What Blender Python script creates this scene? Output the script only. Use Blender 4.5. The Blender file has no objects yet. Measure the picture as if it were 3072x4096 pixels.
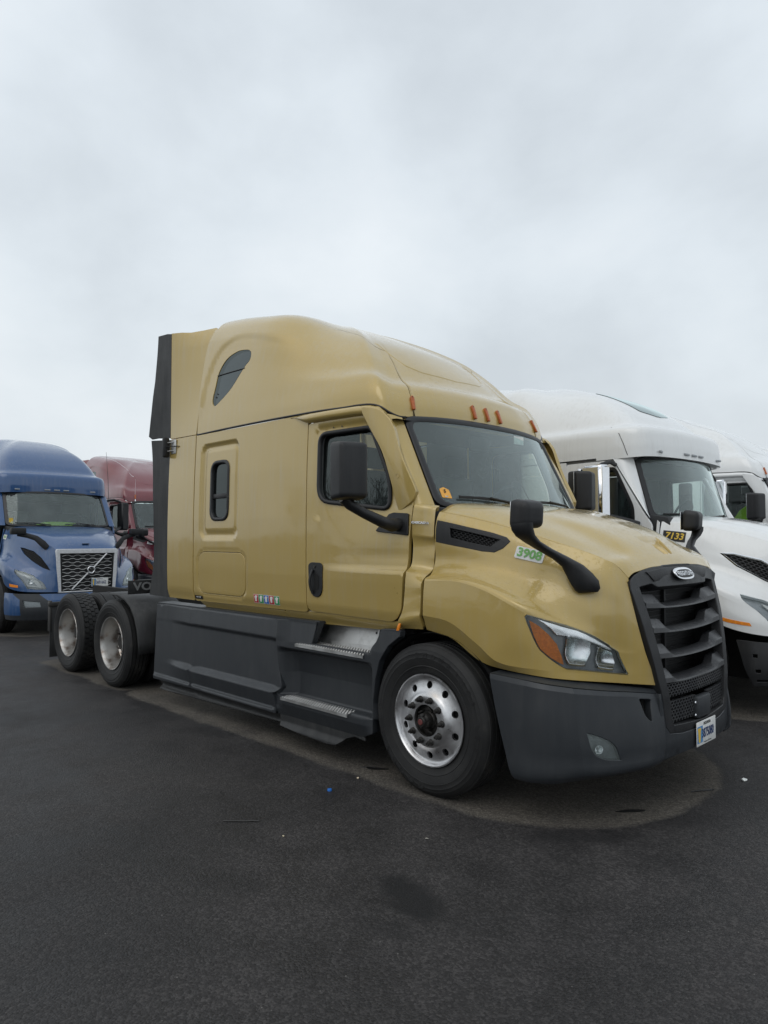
import bpy, bmesh, math, random
import numpy as np
from math import *
from mathutils import Vector, Matrix
from mathutils.geometry import delaunay_2d_cdt
random.seed(7)
scn = bpy.context.scene
COL = scn.collection
# ---------------------------------------------------------------- camera
cam_d = bpy.data.cameras.new('camera'); cam = bpy.data.objects.new('camera', cam_d); COL.objects.link(cam)
cam_d.sensor_fit = 'HORIZONTAL'; cam_d.sensor_width = 36.0
cam_d.lens = 36.0 * 2833.0 / 3072.0
cam_d.clip_start = .05; cam_d.clip_end = 3000
yaw, pitch, roll = radians(135.594), radians(2.104), radians(-.078)
_d = Vector((cos(pitch)*cos(yaw), cos(pitch)*sin(yaw), sin(pitch)))
_r = Vector((sin(yaw), -cos(yaw), 0)); _u = _r.cross(_d)
_r2 = cos(roll)*_r + sin(roll)*_u; _u2 = -sin(roll)*_r + cos(roll)*_u
cam.matrix_world = Matrix(((_r2.x,_u2.x,-_d.x,3.208),(_r2.y,_u2.y,-_d.y,-4.758),(_r2.z,_u2.z,-_d.z,1.715),(0,0,0,1)))
scn.camera = cam
# ---------------------------------------------------------------- world: overcast sky
W = bpy.data.worlds.new('World'); scn.world = W; W.use_nodes = True
nt = W.node_tree; nt.nodes.clear()
def wn(t, **k):
    n = nt.nodes.new(t)
    for a, b in k.items(): setattr(n, a, b)
    return n
out = wn('ShaderNodeOutputWorld')
sky = wn('ShaderNodeTexSky'); sky.sky_type = 'NISHITA'; sky.sun_disc = False
sky.sun_elevation = radians(52); sky.sun_rotation = radians(200); sky.air_density = 2; sky.dust_density = 6
bg1 = wn('ShaderNodeBackground'); bg1.inputs['Strength'].default_value = .012
nt.links.new(sky.outputs[0], bg1.inputs[0])
tc = wn('ShaderNodeTexCoord'); mp = wn('ShaderNodeMapping'); mp.inputs['Scale'].default_value = (1, 1, 1.5)
mp.inputs['Rotation'].default_value = (0, 0, radians(20))
nt.links.new(tc.outputs['Generated'], mp.inputs[0])
n1 = wn('ShaderNodeTexNoise'); n1.inputs['Scale'].default_value = 2.3; n1.inputs['Detail'].default_value = 7; n1.inputs['Roughness'].default_value = .5; n1.inputs['Distortion'].default_value = .12
nt.links.new(mp.outputs[0], n1.inputs['Vector'])
cr = wn('ShaderNodeValToRGB'); e = cr.color_ramp.elements
e[0].position = .32; e[0].color = (.470, .512, .552, 1); e[1].position = .70; e[1].color = (.66, .70, .733, 1)
m_ = e.new(.5); m_.color = (.570, .618, .660, 1)
nt.links.new(n1.outputs['Fac'], cr.inputs[0])
bg2 = wn('ShaderNodeBackground'); bg2.inputs['Strength'].default_value = 1.25
nt.links.new(cr.outputs[0], bg2.inputs[0])
add = wn('ShaderNodeAddShader'); nt.links.new(bg1.outputs[0], add.inputs[0]); nt.links.new(bg2.outputs[0], add.inputs[1])
nt.links.new(add.outputs[0], out.inputs[0])
# ---------------------------------------------------------------- sun behind the clouds
sd = bpy.data.lights.new('sun', 'SUN'); sd.energy = .5; sd.angle = radians(40); sd.color = (1, .97, .93)
sun = bpy.data.objects.new('sun', sd); COL.objects.link(sun)
az = radians(-60)   # direction to the sun in the ground plane
sv = Vector((cos(az)*cos(radians(52)), sin(az)*cos(radians(52)), sin(radians(52))))
sun.rotation_euler = sv.to_track_quat('Z', 'Y').to_euler()
sun.location = (0, -20, 30)
vs = scn.view_settings; vs.view_transform = 'Standard'; vs.look = 'None'; vs.exposure = 0; vs.gamma = 1; vs.use_curve_mapping = False
# ---------------------------------------------------------------- helpers
def tag(o, label=None, cat=None, group=None, kind=None):
    for k, v in (('label', label), ('category', cat), ('group', group), ('kind', kind)):
        if v: o[k] = v
    return o
def empty(name, loc=(0,0,0), rz=0, parent=None):
    o = bpy.data.objects.new(name, None); COL.objects.link(o); o.location = loc; o.rotation_euler[2] = rz
    o.empty_display_size = .2
    if parent: o.parent = parent
    return o
def mk(name, V, F, mats, parent=None, smooth=False, normals=None, midx=None):
    me = bpy.data.meshes.new(name)
    me.from_pydata([tuple(map(float, v)) for v in V], [], F)
    if not isinstance(mats, (list, tuple)): mats = [mats]
    for m in mats: me.materials.append(m)
    if midx is not None: me.polygons.foreach_set('material_index', midx)
    if smooth: me.polygons.foreach_set('use_smooth', [True]*len(me.polygons))
    me.update()
    if normals is not None:
        nn = []
        for p in me.polygons:
            for vi in p.vertices:
                n = normals[vi]
                nn.append(tuple(n) if n is not None else tuple(p.normal))
        me.normals_split_custom_set(nn)
    o = bpy.data.objects.new(name, me); COL.objects.link(o)
    if parent: o.parent = parent
    return o
def autosmooth(o, ang=35):
    me = o.data
    me.polygons.foreach_set('use_smooth', [True]*len(me.polygons))
    bm = bmesh.new(); bm.from_mesh(me)
    a = radians(ang)
    for e in bm.edges:
        if len(e.link_faces) == 2 and e.calc_face_angle(0) > a: e.smooth = False
    bm.to_mesh(me); bm.free()
    return o
def rc(P, r=.03, n=4):
    # round the corners of a 2-D polygon; r may be a list
    out = []; N = len(P)
    for i in range(N):
        p = Vector(P[i][:2]); a = Vector(P[i-1][:2]); b = Vector(P[(i+1) % N][:2])
        rr = r[i] if isinstance(r, (list, tuple)) else r
        da, db = (a-p), (b-p); k = min(rr, da.length*.45, db.length*.45)
        if k < 1e-4: out.append(tuple(p)); continue
        p0 = p + da.normalized()*k; p1 = p + db.normalized()*k
        for j in range(n+1):
            t = j/n; q = p0*(1-t)**2 + p*2*t*(1-t) + p1*t*t; out.append(tuple(q))
    return out
def smoothpoly(P, n=3):
    # closed Catmull-Rom through the points
    out = []; N = len(P)
    for i in range(N):
        a, b, c_, d = (np.array(P[(i+k) % N][:2], float) for k in (-1, 0, 1, 2))
        for j in range(n):
            f = j/n
            q = .5*((2*b)+(-a+c_)*f+(2*a-5*b+4*c_-d)*f*f+(-a+3*b-3*c_+d)*f**3); out.append((float(q[0]), float(q[1])))
    return out
def smooth_open(P, n=3):
    A = np.array(P, float); return [tuple(map(float, crv(A, k/n))) for k in range((len(P)-1)*n+1)]
def subdiv(P, s):
    out = []; N = len(P)
    for i in range(N):
        a = Vector(P[i][:2]); b = Vector(P[(i+1) % N][:2]); n = max(1, int(ceil((b-a).length/s)))
        for j in range(n): out.append(tuple(a.lerp(b, j/n)))
    return out
def inpoly(p, P):
    x, y = p; c_ = False; j = len(P)-1
    for i in range(len(P)):
        if (P[i][1] > y) != (P[j][1] > y) and x < (P[j][0]-P[i][0])*(y-P[i][1])/(P[j][1]-P[i][1])+P[i][0]: c_ = not c_
        j = i
    return c_
def fnorm(F, a, b, h, flip):
    p = np.array(F(a, b)); q = np.array(F(a+h, b))-np.array(F(a-h, b)); r = np.array(F(a, b+h))-np.array(F(a, b-h))
    n = np.cross(q, r); L = np.linalg.norm(n)
    if L < 1e-12: return np.array((0, 0, 1.))
    n /= L
    return -n if flip else n
def patch(name, outer, F, mat, parent=None, holes=(), step=(.06, .06), flange=.025, bev=.004, flip=False, h=1e-3, off=0.0, bstep=None, lines=()):
    """A panel: polygon in the (a, b) plane mapped by F onto its surface, edges rolled over and turned inwards."""
    sx, sy = step
    nrm = lambda P: [(p[0]/sx, p[1]/sy) for p in P]
    loops = [subdiv(nrm(outer), 1.0 if bstep is None else bstep)] + [subdiv(nrm(H), 1.0 if bstep is None else bstep) for H in holes]
    V = []; E = []
    for L in loops:
        s = len(V); V += L; E += [(s+i, s+(i+1) % len(L)) for i in range(len(L))]
    for ln in lines:
        for a, b in zip(ln[:-1], ln[1:]):
            a = Vector((a[0]/sx, a[1]/sy)); b = Vector((b[0]/sx, b[1]/sy)); n = max(1, int(ceil((b-a).length))); s = len(V)
            V += [tuple(a.lerp(b, k/n)) for k in range(n+1)]; E += [(s+k, s+k+1) for k in range(n)]
    nb = len(V)
    xs = [p[0] for p in loops[0]]; ys = [p[1] for p in loops[0]]
    B = np.array(V)
    x = floor(min(xs))+.5
    while x < max(xs):
        y = floor(min(ys))+.5
        while y < max(ys):
            if inpoly((x, y), loops[0]) and not any(inpoly((x, y), H) for H in loops[1:]):
                if np.min((B[:, 0]-x)**2+(B[:, 1]-y)**2) > .16: V.append((x, y))
            y += 1
        x += 1
    r = delaunay_2d_cdt([Vector(v) for v in V], E, [], 0, 1e-6)
    vo, fo = r[0], r[2]; orig = r[3]
    tri = []
    for f in fo:
        cx = sum(vo[i][0] for i in f)/len(f); cy = sum(vo[i][1] for i in f)/len(f)
        if inpoly((cx, cy), loops[0]) and not any(inpoly((cx, cy), H) for H in loops[1:]): tri.append(list(f))
    P3 = []; N3 = []
    for v in vo:
        a, b = v[0]*sx, v[1]*sy
        p_ = np.array(F(a, b), float); qa = np.array(F(a+h, b))-p_; qb = np.array(F(a, b+h))-p_
        n = (qa[1]*qb[2]-qa[2]*qb[1], qa[2]*qb[0]-qa[0]*qb[2], qa[0]*qb[1]-qa[1]*qb[0]); L_ = sqrt(n[0]**2+n[1]**2+n[2]**2)
        if L_ < 1e-11 or qa@qa < 1e-12 or qb@qb < 1e-12: n = fnorm(F, a, b, h, flip)
        else: n = np.array(n)*((-1 if flip else 1)/L_)
        P3.append(p_+n*off); N3.append(n)
    # orientation
    faces = []
    for f in tri:
        (ax, ay, az), (bx, by, bz) = (P3[f[1]]-P3[f[0]]).tolist(), (P3[f[2]]-P3[f[0]]).tolist(); n0 = N3[f[0]]
        faces.append(f if (ay*bz-az*by)*n0[0]+(az*bx-ax*bz)*n0[1]+(ax*by-ay*bx)*n0[2] > 0 else f[::-1])
    # boundary edges (directed)
    cnt = {}
    for f in faces:
        for i in range(len(f)): cnt[(f[i], f[(i+1) % len(f)])] = 1
    bd = {}
    for (a, b) in cnt:
        if (b, a) not in cnt: bd.setdefault(a, b)
    if flange > 0:
        prev = {b: a for a, b in bd.items()}
        r1 = {}; r2 = {}
        for a in list(bd):
            if a not in prev: continue
            t = P3[bd[a]]-P3[prev[a]]; t /= (np.linalg.norm(t)+1e-12)
            o_ = np.cross(t, N3[a]); o_ /= (np.linalg.norm(o_)+1e-12)
            r1[a] = len(P3); P3.append(P3[a]+o_*bev*.7-N3[a]*bev*.35); N3.append((N3[a]+o_)/np.linalg.norm(N3[a]+o_))
            r2[a] = len(P3); P3.append(P3[a]+o_*bev-N3[a]*bev*1.2); N3.append(o_)
            r2[(a, 3)] = len(P3); P3.append(P3[a]+o_*bev*.9-N3[a]*(flange+bev)); N3.append(o_)
        for a, b in bd.items():
            if a in r1 and b in r1:
                faces.append([b, a, r1[a], r1[b]]); faces.append([r1[b], r1[a], r2[a], r2[b]])
                faces.append([r2[b], r2[a], r2[(a, 3)], r2[(b, 3)]])
    return mk(name, P3, faces, mat, parent, True, N3)
def mirror(o, parent=None):
    c_ = o.copy(); COL.objects.link(c_); c_.scale = (o.scale[0], -o.scale[1], o.scale[2]); c_.location = (o.location[0], -o.location[1], o.location[2])
    if parent: c_.parent = parent
    return c_
def mirror_tree(o, parent=None):
    c_ = mirror(o, parent)
    for ch in list(o.children):
        d = ch.copy(); COL.objects.link(d); d.parent = c_
    return c_
def box(name, lo, hi, mat, parent=None, bev=0, rot=None, piv=None):
    bm = bmesh.new(); bmesh.ops.create_cube(bm, size=1)
    for v in bm.verts: v.co = Vector([(lo[i]+hi[i])/2+v.co[i]*(hi[i]-lo[i]) for i in range(3)])
    if bev: bmesh.ops.bevel(bm, geom=bm.edges[:], offset=bev, segments=2, affect='EDGES', profile=.5)
    me = bpy.data.meshes.new(name); bm.to_mesh(me); bm.free(); me.materials.append(mat)
    o = bpy.data.objects.new(name, me); COL.objects.link(o)
    if parent: o.parent = parent
    if bev: autosmooth(o, 40)
    return o
def prism(name, poly, fn, mat, parent=None, bev=0, smooth=35):
    """poly 2-D, fn(a, b, side) -> 3-D for side 0 and 1"""
    n = len(poly); bm = bmesh.new()
    A = [bm.verts.new(tuple(map(float, fn(p[0], p[1], 0)))) for p in poly]; B = [bm.verts.new(tuple(map(float, fn(p[0], p[1], 1)))) for p in poly]
    bm.faces.new(A[::-1]); bm.faces.new(B)
    for i in range(n): bm.faces.new([A[i], A[(i+1) % n], B[(i+1) % n], B[i]])
    bmesh.ops.recalc_face_normals(bm, faces=bm.faces[:])
    if bev:
        es = [e for e in bm.edges if e.calc_face_angle(0) > .5]
        bmesh.ops.bevel(bm, geom=es, offset=bev, segments=2, affect='EDGES', profile=.5)
    bmesh.ops.triangulate(bm, faces=[f for f in bm.faces if len(f.verts) > 4])
    me = bpy.data.meshes.new(name); bm.to_mesh(me); bm.free(); me.materials.append(mat)
    o = bpy.data.objects.new(name, me); COL.objects.link(o)
    if parent: o.parent = parent
    return autosmooth(o, smooth)
def lathe(name, prof, mat, parent=None, seg=64, axis='y', smooth=30, loc=(0,0,0)):
    """profile of (radius, offset along the axis), axis through the object's origin"""
    V = []; F = []; n = len(prof)
    for k in range(seg):
        a = 2*pi*k/seg
        for r, d in prof: V.append((r*cos(a), d, r*sin(a)) if axis == 'y' else ((d, r*cos(a), r*sin(a)) if axis == 'x' else (r*cos(a), r*sin(a), d)))
    for k in range(seg):
        for i in range(n-1): F.append([k*n+i, k*n+i+1, ((k+1) % seg)*n+i+1, ((k+1) % seg)*n+i])
    o = mk(name, V, F, mat, parent); bm = bmesh.new(); bm.from_mesh(o.data)
    bmesh.ops.remove_doubles(bm, verts=bm.verts[:], dist=1e-5); bmesh.ops.recalc_face_normals(bm, faces=bm.faces[:]); bm.to_mesh(o.data); bm.free()
    o.location = loc
    return autosmooth(o, smooth)
def tube(name, pts, rad, mat, parent=None, seg=8, closed=False, flat=None):
    """sweep a circle (or ellipse flat=(a,b) radii list) along points"""
    P = [Vector(p) for p in pts]; n = len(P); V = []; F = []
    up = Vector((0, 0, 1)); prevn = None
    for i in range(n):
        t = (P[(i+1) % n if closed else min(i+1, n-1)]-P[(i-1) % n if closed else max(i-1, 0)]).normalized()
        if prevn is None:
            s = t.cross(up);
            if s.length < .1: s = t.cross(Vector((1, 0, 0)))
            s.normalize()
        else: s = (prevn-t*prevn.dot(t)).normalized()
        prevn = s; w = t.cross(s)
        r = rad[i] if isinstance(rad, list) else rad
        ra, rb = r if isinstance(r, (list, tuple)) else (r, r)
        for k in range(seg):
            a = 2*pi*k/seg; V.append(P[i]+s*ra*cos(a)+w*rb*sin(a))
    m = n if closed else n-1
    for i in range(m):
        for k in range(seg):
            F.append([i*seg+k, i*seg+(k+1) % seg, ((i+1) % n)*seg+(k+1) % seg, ((i+1) % n)*seg+k])
    if not closed: F.append(list(range(seg))[::-1]); F.append([(n-1)*seg+k for k in range(seg)])
    o = mk(name, V, F, mat, parent)
    return autosmooth(o, 50)
def join_into(objs, name):
    """merge several freshly built meshes into the first one"""
    base = objs[0]; mats = []; bm = bmesh.new()
    for o in objs:
        st = len(bm.faces); idx = []
        for m in o.data.materials:
            if m not in mats: mats.append(m)
            idx.append(mats.index(m))
        tmp = o.data.copy(); tmp.transform(o.matrix_basis); bm.from_mesh(tmp); bm.faces.ensure_lookup_table()
        for f in bm.faces[st:]: f.material_index = idx[f.material_index] if f.material_index < len(idx) else 0
        bpy.data.meshes.remove(tmp)
    me = bpy.data.meshes.new(name); bm.to_mesh(me); bm.free()
    for m in mats: me.materials.append(m)
    par = base.parent
    for o in objs: bpy.data.objects.remove(o)
    r = bpy.data.objects.new(name, me); COL.objects.link(r)
    if par: r.parent = par
    return r
def text_mesh(s, size, extr=.002, bold=0.0, shear=0.0, xs=1.0, space=1.0):
    c_ = bpy.data.curves.new('lettering', 'FONT'); c_.body = s; c_.size = size; c_.extrude = extr; c_.offset = bold; c_.shear = shear
    c_.align_x = 'CENTER'; c_.align_y = 'CENTER'; c_.resolution_u = 3; c_.space_character = space
    o = bpy.data.objects.new('lettering', c_); COL.objects.link(o)
    bpy.context.view_layer.update()
    me = bpy.data.meshes.new_from_object(o.evaluated_get(bpy.context.evaluated_depsgraph_get()))
    bpy.data.objects.remove(o); bpy.data.curves.remove(c_)
    for v in me.vertices: v.co.x *= xs
    return me
def text(name, s, size, mat, parent, org, xd, yd, extr=.002, bold=0.0, shear=0.0, xs=1.0, space=1.0):
    me = text_mesh(s, size, extr, bold, shear, xs, space); me.name = name
    X = Vector(xd).normalized(); Y = Vector(yd); Y = (Y-X*Y.dot(X)).normalized(); Z = X.cross(Y); O = Vector(org)
    me.transform(Matrix(((X.x, Y.x, Z.x, O.x), (X.y, Y.y, Z.y, O.y), (X.z, Y.z, Z.z, O.z), (0, 0, 0, 1))))
    me.materials.clear(); me.materials.append(mat)
    o = bpy.data.objects.new(name, me); COL.objects.link(o); o.parent = parent
    return o
import numpy as np
from math import *
def crv(P,t):
    # Catmull-Rom along axis 0 of array P at parameter t
    n=len(P); t=min(max(t,0.0),n-1.0); i=min(int(t),n-2); f=t-i
    p1,p2=P[i],P[i+1]; p0=P[i-1] if i>0 else 2*p1-p2; p3=P[i+2] if i+2<n else 2*p2-p1
    return .5*((2*p1)+(-p0+p2)*f+(2*p0-5*p1+4*p2-p3)*f*f+(-p0+3*p1-3*p2+p3)*f**3)
def hseg(P,h,lo,n,i,f,cr=()):
    # cubic through unevenly spaced points; P[k-lo] is point k, h = interval lengths, segment i
    p1,p2=P[i-lo],P[i+1-lo]; hi=h[i]; d=(p2-p1)/hi
    if i in cr: m1=d
    elif i>0: dm=(p1-P[i-1-lo])/h[i-1]; m1=(dm*hi+d*h[i-1])/(hi+h[i-1])
    else: m1=d
    if i+1 in cr: m2=d
    elif i+2<=n: dn=(P[i+2-lo]-p2)/h[i+1]; m2=(d*h[i+1]+dn*hi)/(hi+h[i+1])
    else: m2=d
    m1=m1*hi; m2=m2*hi; f2=f*f; f3=f2*f
    return (2*f3-3*f2+1)*p1+(f3-2*f2+f)*m1+(3*f2-2*f3)*p2+(f3-f2)*m2
class Surf:
    # net[row][col] : u runs along columns, v along rows
    def __init__(s,net,cu=(),cv=()):
        s.cu=cu; s.cv=cv; s.N=np.array(net,float); s.nu=s.N.shape[1]-1; s.nv=s.N.shape[0]-1
        s.hu=np.linalg.norm(np.diff(s.N,axis=1),axis=2).mean(0); s.hv=np.linalg.norm(np.diff(s.N,axis=0),axis=2).mean(1)
    def __call__(s,u,v):
        v=min(max(v,0.0),float(s.nv)); i=min(int(v),s.nv-1); lo=max(0,i-1); hi=min(s.nv,i+2)
        u=min(max(u,0.0),float(s.nu)); j=min(int(u),s.nu-1); ul=max(0,j-1); uh=min(s.nu,j+2)
        Q=s.N[lo:hi+1,ul:uh+1].transpose(1,0,2)
        R=hseg(Q,s.hu,ul,s.nu,j,u-j,s.cu)
        return hseg(R,s.hv,lo,s.nv,i,v-i,s.cv)
def sstep(a,b,x):
    t=min(max((x-a)/(b-a),0.0),1.0); return t*t*(3-2*t)
def itp(x,X,Y):
    if x<=X[0]: return float(Y[0])
    for i in range(1,len(X)):
        if x<=X[i]: return Y[i-1]+(Y[i]-Y[i-1])*(x-X[i-1])/(X[i]-X[i-1])
    return float(Y[-1])
# half width of the cab and sleeper side at (x, z)
def SW(x,z):
    b=(itp(z,[0.9,1.1,1.4,1.9,2.3,2.7,2.8],[1.150,1.166,1.176,1.176,1.168,1.152,1.148]))
    t=max(0.0,x+1.3)/1.1; b-=.040*t*t
    # door crease : lower door flares out towards the front wheel
    k=sstep(-1.25,-.30,x)
    b+=k*.052*(1-sstep(1.455,1.515,z))+k*.012*sstep(1.60,1.50,z)
    b-=.02*sstep(1.20,1.09,z)
    b-=.062*sstep(-1.25,-.35,x)*sstep(1.62,2.05,z)
    return b
# hood side, right half given with +y (mirrored on build)
HS=[
 # A            B              C              D              E              F              H              G
 [(-.05,1.022,1.897),(.22,.975,1.842),(.47,.925,1.777),(.70,.870,1.705),(.90,.805,1.638),(1.02,.755,1.590),(1.10,.705,1.540),(1.150,.655,1.465)],
 [(-.05,1.050,1.850),(.22,1.012,1.790),(.47,.968,1.722),(.70,.915,1.650),(.90,.850,1.575),(1.02,.795,1.52),(1.105,.735,1.465),(1.157,.652,1.41)],
 [(-.05,1.068,1.775),(.22,1.032,1.715),(.47,.990,1.655),(.71,.942,1.585),(.91,.875,1.508),(1.03,.812,1.448),(1.115,.745,1.39),(1.165,.647,1.345)],
 [(-.05,1.070,1.680),(.23,1.040,1.640),(.48,1.002,1.59),(.72,.960,1.518),(.91,.895,1.435),(1.035,.825,1.365),(1.122,.745,1.31),(1.178,.640,1.275)],
 [(-.05,1.069,1.560),(.24,1.052,1.540),(.50,1.030,1.498),(.73,.995,1.425),(.91,.925,1.345),(1.035,.845,1.275),(1.128,.745,1.22),(1.192,.628,1.195)],
 [(-.05,1.120,1.462),(.24,1.120,1.462),(.49,1.118,1.418),(.72,1.085,1.338),(.88,.985,1.240),(1.02,.868,1.170),(1.130,.740,1.12),(1.208,.612,1.105)],
 [(-.05,1.178,1.434),(.23,1.178,1.440),(.47,1.178,1.394),(.70,1.168,1.302),(.85,1.060,1.210),(1.0,.900,1.130),(1.130,.735,1.04),(1.222,.598,1.030)],
 [(-.05,1.188,1.410),(.22,1.189,1.420),(.45,1.190,1.370),(.68,1.180,1.275),(.83,1.085,1.185),(.985,.925,1.105),(1.128,.740,1.015),(1.226,.592,1.005)],
 [(-.05,1.194,1.330),(.21,1.196,1.300),(.44,1.196,1.225),(.66,1.186,1.110),(.82,1.100,1.045),(.97,.945,.990),(1.120,.745,.950),(1.240,.572,.940)],
 [(-.05,1.200,1.212),(.19,1.202,1.184),(.415,1.200,1.066),(.585,1.194,.966),(.81,1.108,.935),(.955,.965,.918),(1.112,.760,.893),(1.255,.547,.875)],
 [(-.05,1.200,1.190),(.19,1.202,1.162),(.41,1.200,1.045),(.58,1.194,.948),(.81,1.108,.925),(.955,.965,.908),(1.112,.760,.885),(1.256,.545,.868)],
 [(-.06,1.150,1.091),(.17,1.152,1.050),(.38,1.148,.938),(.56,1.158,.908),(.81,1.100,.886),(.948,.978,.868),(1.108,.765,.845),(1.268,.527,.818)],
]
HS=[[tuple(q) for q in r] for r in HS]
HS[7]=[tuple(.5*a+.5*b for a,b in zip(p,q)) for p,q in zip(HS[6],HS[7])]
HSs=Surf(HS,(),(7,10))
# hood top (half) rows: v0 = centre line, last = seam to the hood side
HT=[
 [(-.02,0,1.985),(.25,0,1.948),(.50,0,1.895),(.72,0,1.830),(.90,0,1.755),(1.03,0,1.675),(1.12,0,1.600),(1.164,0,1.530)],
 [(-.03,.30,1.98),(.24,.28,1.943),(.49,.26,1.890),(.71,.24,1.825),(.89,.23,1.750),(1.025,.22,1.670),(1.115,.21,1.597),(1.163,.20,1.530)],
 [(-.04,.55,1.972),(.235,.51,1.932),(.485,.48,1.876),(.71,.45,1.808),(.89,.42,1.732),(1.02,.40,1.655),(1.11,.385,1.588),(1.160,.38,1.525)],
 [(-.05,.72,1.968),(.23,.66,1.932),(.48,.61,1.855),(.705,.56,1.775),(.89,.54,1.69),(1.02,.50,1.62),(1.11,.50,1.575),(1.157,.50,1.510)],
 [(-.05,.90,1.950),(.225,.85,1.900),(.475,.80,1.823),(.70,.75,1.745),(.895,.695,1.665),(1.02,.645,1.602),(1.105,.62,1.562),(1.153,.595,1.495)],
 [(-.05,1.022,1.897),(.22,.975,1.842),(.47,.925,1.777),(.70,.870,1.705),(.90,.805,1.638),(1.02,.755,1.590),(1.10,.705,1.540),(1.150,.655,1.465)],
]
HTs=Surf(HT)
# ---- roof fairing (half, +y) : ribs fan from the drip line up to the crown
RB=np.array([(-3.155,1.146,2.757),(-2.7,1.148,2.76),(-2.3,1.149,2.76),(-1.9,1.149,2.758),(-1.5,1.148,2.753),(-1.2,1.147,2.747),(-.95,1.131,2.740),(-.80,1.112,2.741),(-.68,1.096,2.734),(-.60,1.072,2.712),(-.548,1.025,2.668),(-.512,.950,2.638),(-.485,.86,2.640),(-.460,.72,2.648),(-.432,.56,2.654),(-.416,.38,2.658),(-.405,.19,2.660),(-.402,0,2.660)],float)
SIDR=[1,.994,.984,.967,.939,.905,.862,.751,.569,.28,0]
SIDZ=[0,.08,.165,.30,.47,.645,.772,.922,.985,.998,1]
FRR=[1,.990,.966,.932,.85,.75,.63,.50,.34,.17,0]
FRZ=[0,.075,.150,.215,.290,.442,.594,.710,.828,.936,1]
XC=-2.216; ZC=3.850; ZR=4.033
def tab(T,t):
    n=len(T); t=min(max(t,0.0),n-1.0); i=min(int(t),n-2); f=t-i; p1,p2=T[i],T[i+1]; p0=T[i-1] if i>0 else 2*p1-p2; p3=T[i+2] if i+2<n else 2*p2-p1
    return .5*((2*p1)+(-p0+p2)*f+(2*p0-5*p1+4*p2-p3)*f*f+(-p0+3*p1-3*p2+p3)*f**3)
def ROOF(u,t):
    b=crv(RB,u); cx=XC-.22*log(1+exp((XC-b[0])/.22))
    d=np.array([b[0]-cx,b[1]]); L=hypot(*d)+1e-9; w=sstep(.10,.98,d[0]/L)
    r=(1-w)*tab(SIDR,t)+w*tab(FRR,t)-.017*(1-w)*sstep(1.9,2.8,t)*sstep(9.5,5,t)*sstep(3.0,6.2,u); z=(1-w)*tab(SIDZ,t)+w*tab(FRZ,t)
    k=max(0.0,(XC-cx)/(XC+3.155)); zc=ZC+(ZR-ZC)*k*(1.5-.5*k)
    return np.array([cx+d[0]*r,d[1]*r,b[2]+(zc-b[2])*z])
# ---- square-grilled tractor: hood side net (half, +y)
VHS=[
 [(-.16,.985,1.885),(.15,.915,1.845),(.45,.820,1.775),(.75,.705,1.680),(.97,.610,1.590),(1.10,.565,1.535),(1.165,.550,1.510)],
 [(-.16,1.02,1.800),(.15,.960,1.750),(.45,.875,1.670),(.75,.760,1.565),(.97,.650,1.470),(1.11,.585,1.430),(1.180,.552,1.415)],
 [(-.16,1.045,1.66),(.15,1.00,1.610),(.45,.930,1.520),(.75,.820,1.400),(.98,.695,1.310),(1.12,.605,1.270),(1.190,.548,1.260)],
 [(-.17,1.06,1.50),(.13,1.04,1.470),(.43,.985,1.390),(.73,.880,1.270),(.96,.745,1.180),(1.12,.620,1.140),(1.200,.545,1.130)],
 [(-.19,1.10,1.40),(.10,1.115,1.385),(.38,1.100,1.330),(.64,1.030,1.215),(.88,.880,1.105),(1.08,.690,1.050),(1.205,.540,1.030)],
 [(-.20,1.175,1.36),(.08,1.180,1.345),(.35,1.175,1.280),(.58,1.140,1.170),(.83,.985,1.050),(1.06,.740,.975),(1.208,.535,.955)],
 [(-.20,1.190,1.32),(.08,1.195,1.305),(.34,1.192,1.240),(.56,1.160,1.125),(.82,1.010,1.010),(1.06,.755,.940),(1.210,.532,.920)],
 [(-.22,1.200,1.22),(.08,1.205,1.195),(.33,1.200,1.110),(.53,1.180,1.000),(.82,1.040,.910),(1.065,.775,.865),(1.212,.528,.855)],
 [(-.24,1.180,1.14),(.08,1.185,1.125),(.32,1.185,1.030),(.52,1.170,.870),(.82,1.045,.790),(1.07,.785,.772),(1.215,.522,.765)],
]
VHs=Surf(VHS,(),(6,))
VHT=[
 [(-.10,0,1.965),(.15,0,1.930),(.45,0,1.870),(.75,0,1.785),(.97,0,1.690),(1.09,0,1.600),(1.150,0,1.520)],
 [(-.10,.30,1.962),(.15,.28,1.928),(.45,.25,1.868),(.75,.22,1.782),(.97,.20,1.688),(1.09,.19,1.600),(1.152,.19,1.520)],
 [(-.11,.60,1.955),(.15,.55,1.915),(.45,.50,1.850),(.75,.43,1.762),(.97,.38,1.675),(1.09,.36,1.595),(1.157,.36,1.520)],
 [(-.14,.85,1.935),(.15,.79,1.895),(.45,.70,1.828),(.75,.60,1.735),(.97,.52,1.640),(1.095,.49,1.572),(1.162,.475,1.518)],
 [(-.16,.985,1.885),(.15,.915,1.845),(.45,.820,1.775),(.75,.705,1.680),(.97,.610,1.590),(1.10,.565,1.535),(1.165,.550,1.510)],
]
VHt=Surf(VHT)
VRB=np.array([(-3.3,1.12,2.600),(-2.8,1.125,2.600),(-2.3,1.125,2.600),(-1.8,1.125,2.600),(-1.3,1.125,2.603),(-.95,1.12,2.608),(-.72,1.095,2.615),(-.58,1.05,2.622),(-.49,.97,2.630),(-.445,.86,2.635),(-.42,.68,2.640),(-.40,.46,2.643),(-.39,.22,2.645),(-.385,0,2.645)],float)
VSR=[1,1.0,.988,.95,.91,.87,.82,.73,.52,.26,0]
VSZ=[0,.12,.25,.36,.52,.67,.79,.89,.96,.99,1]
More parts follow.
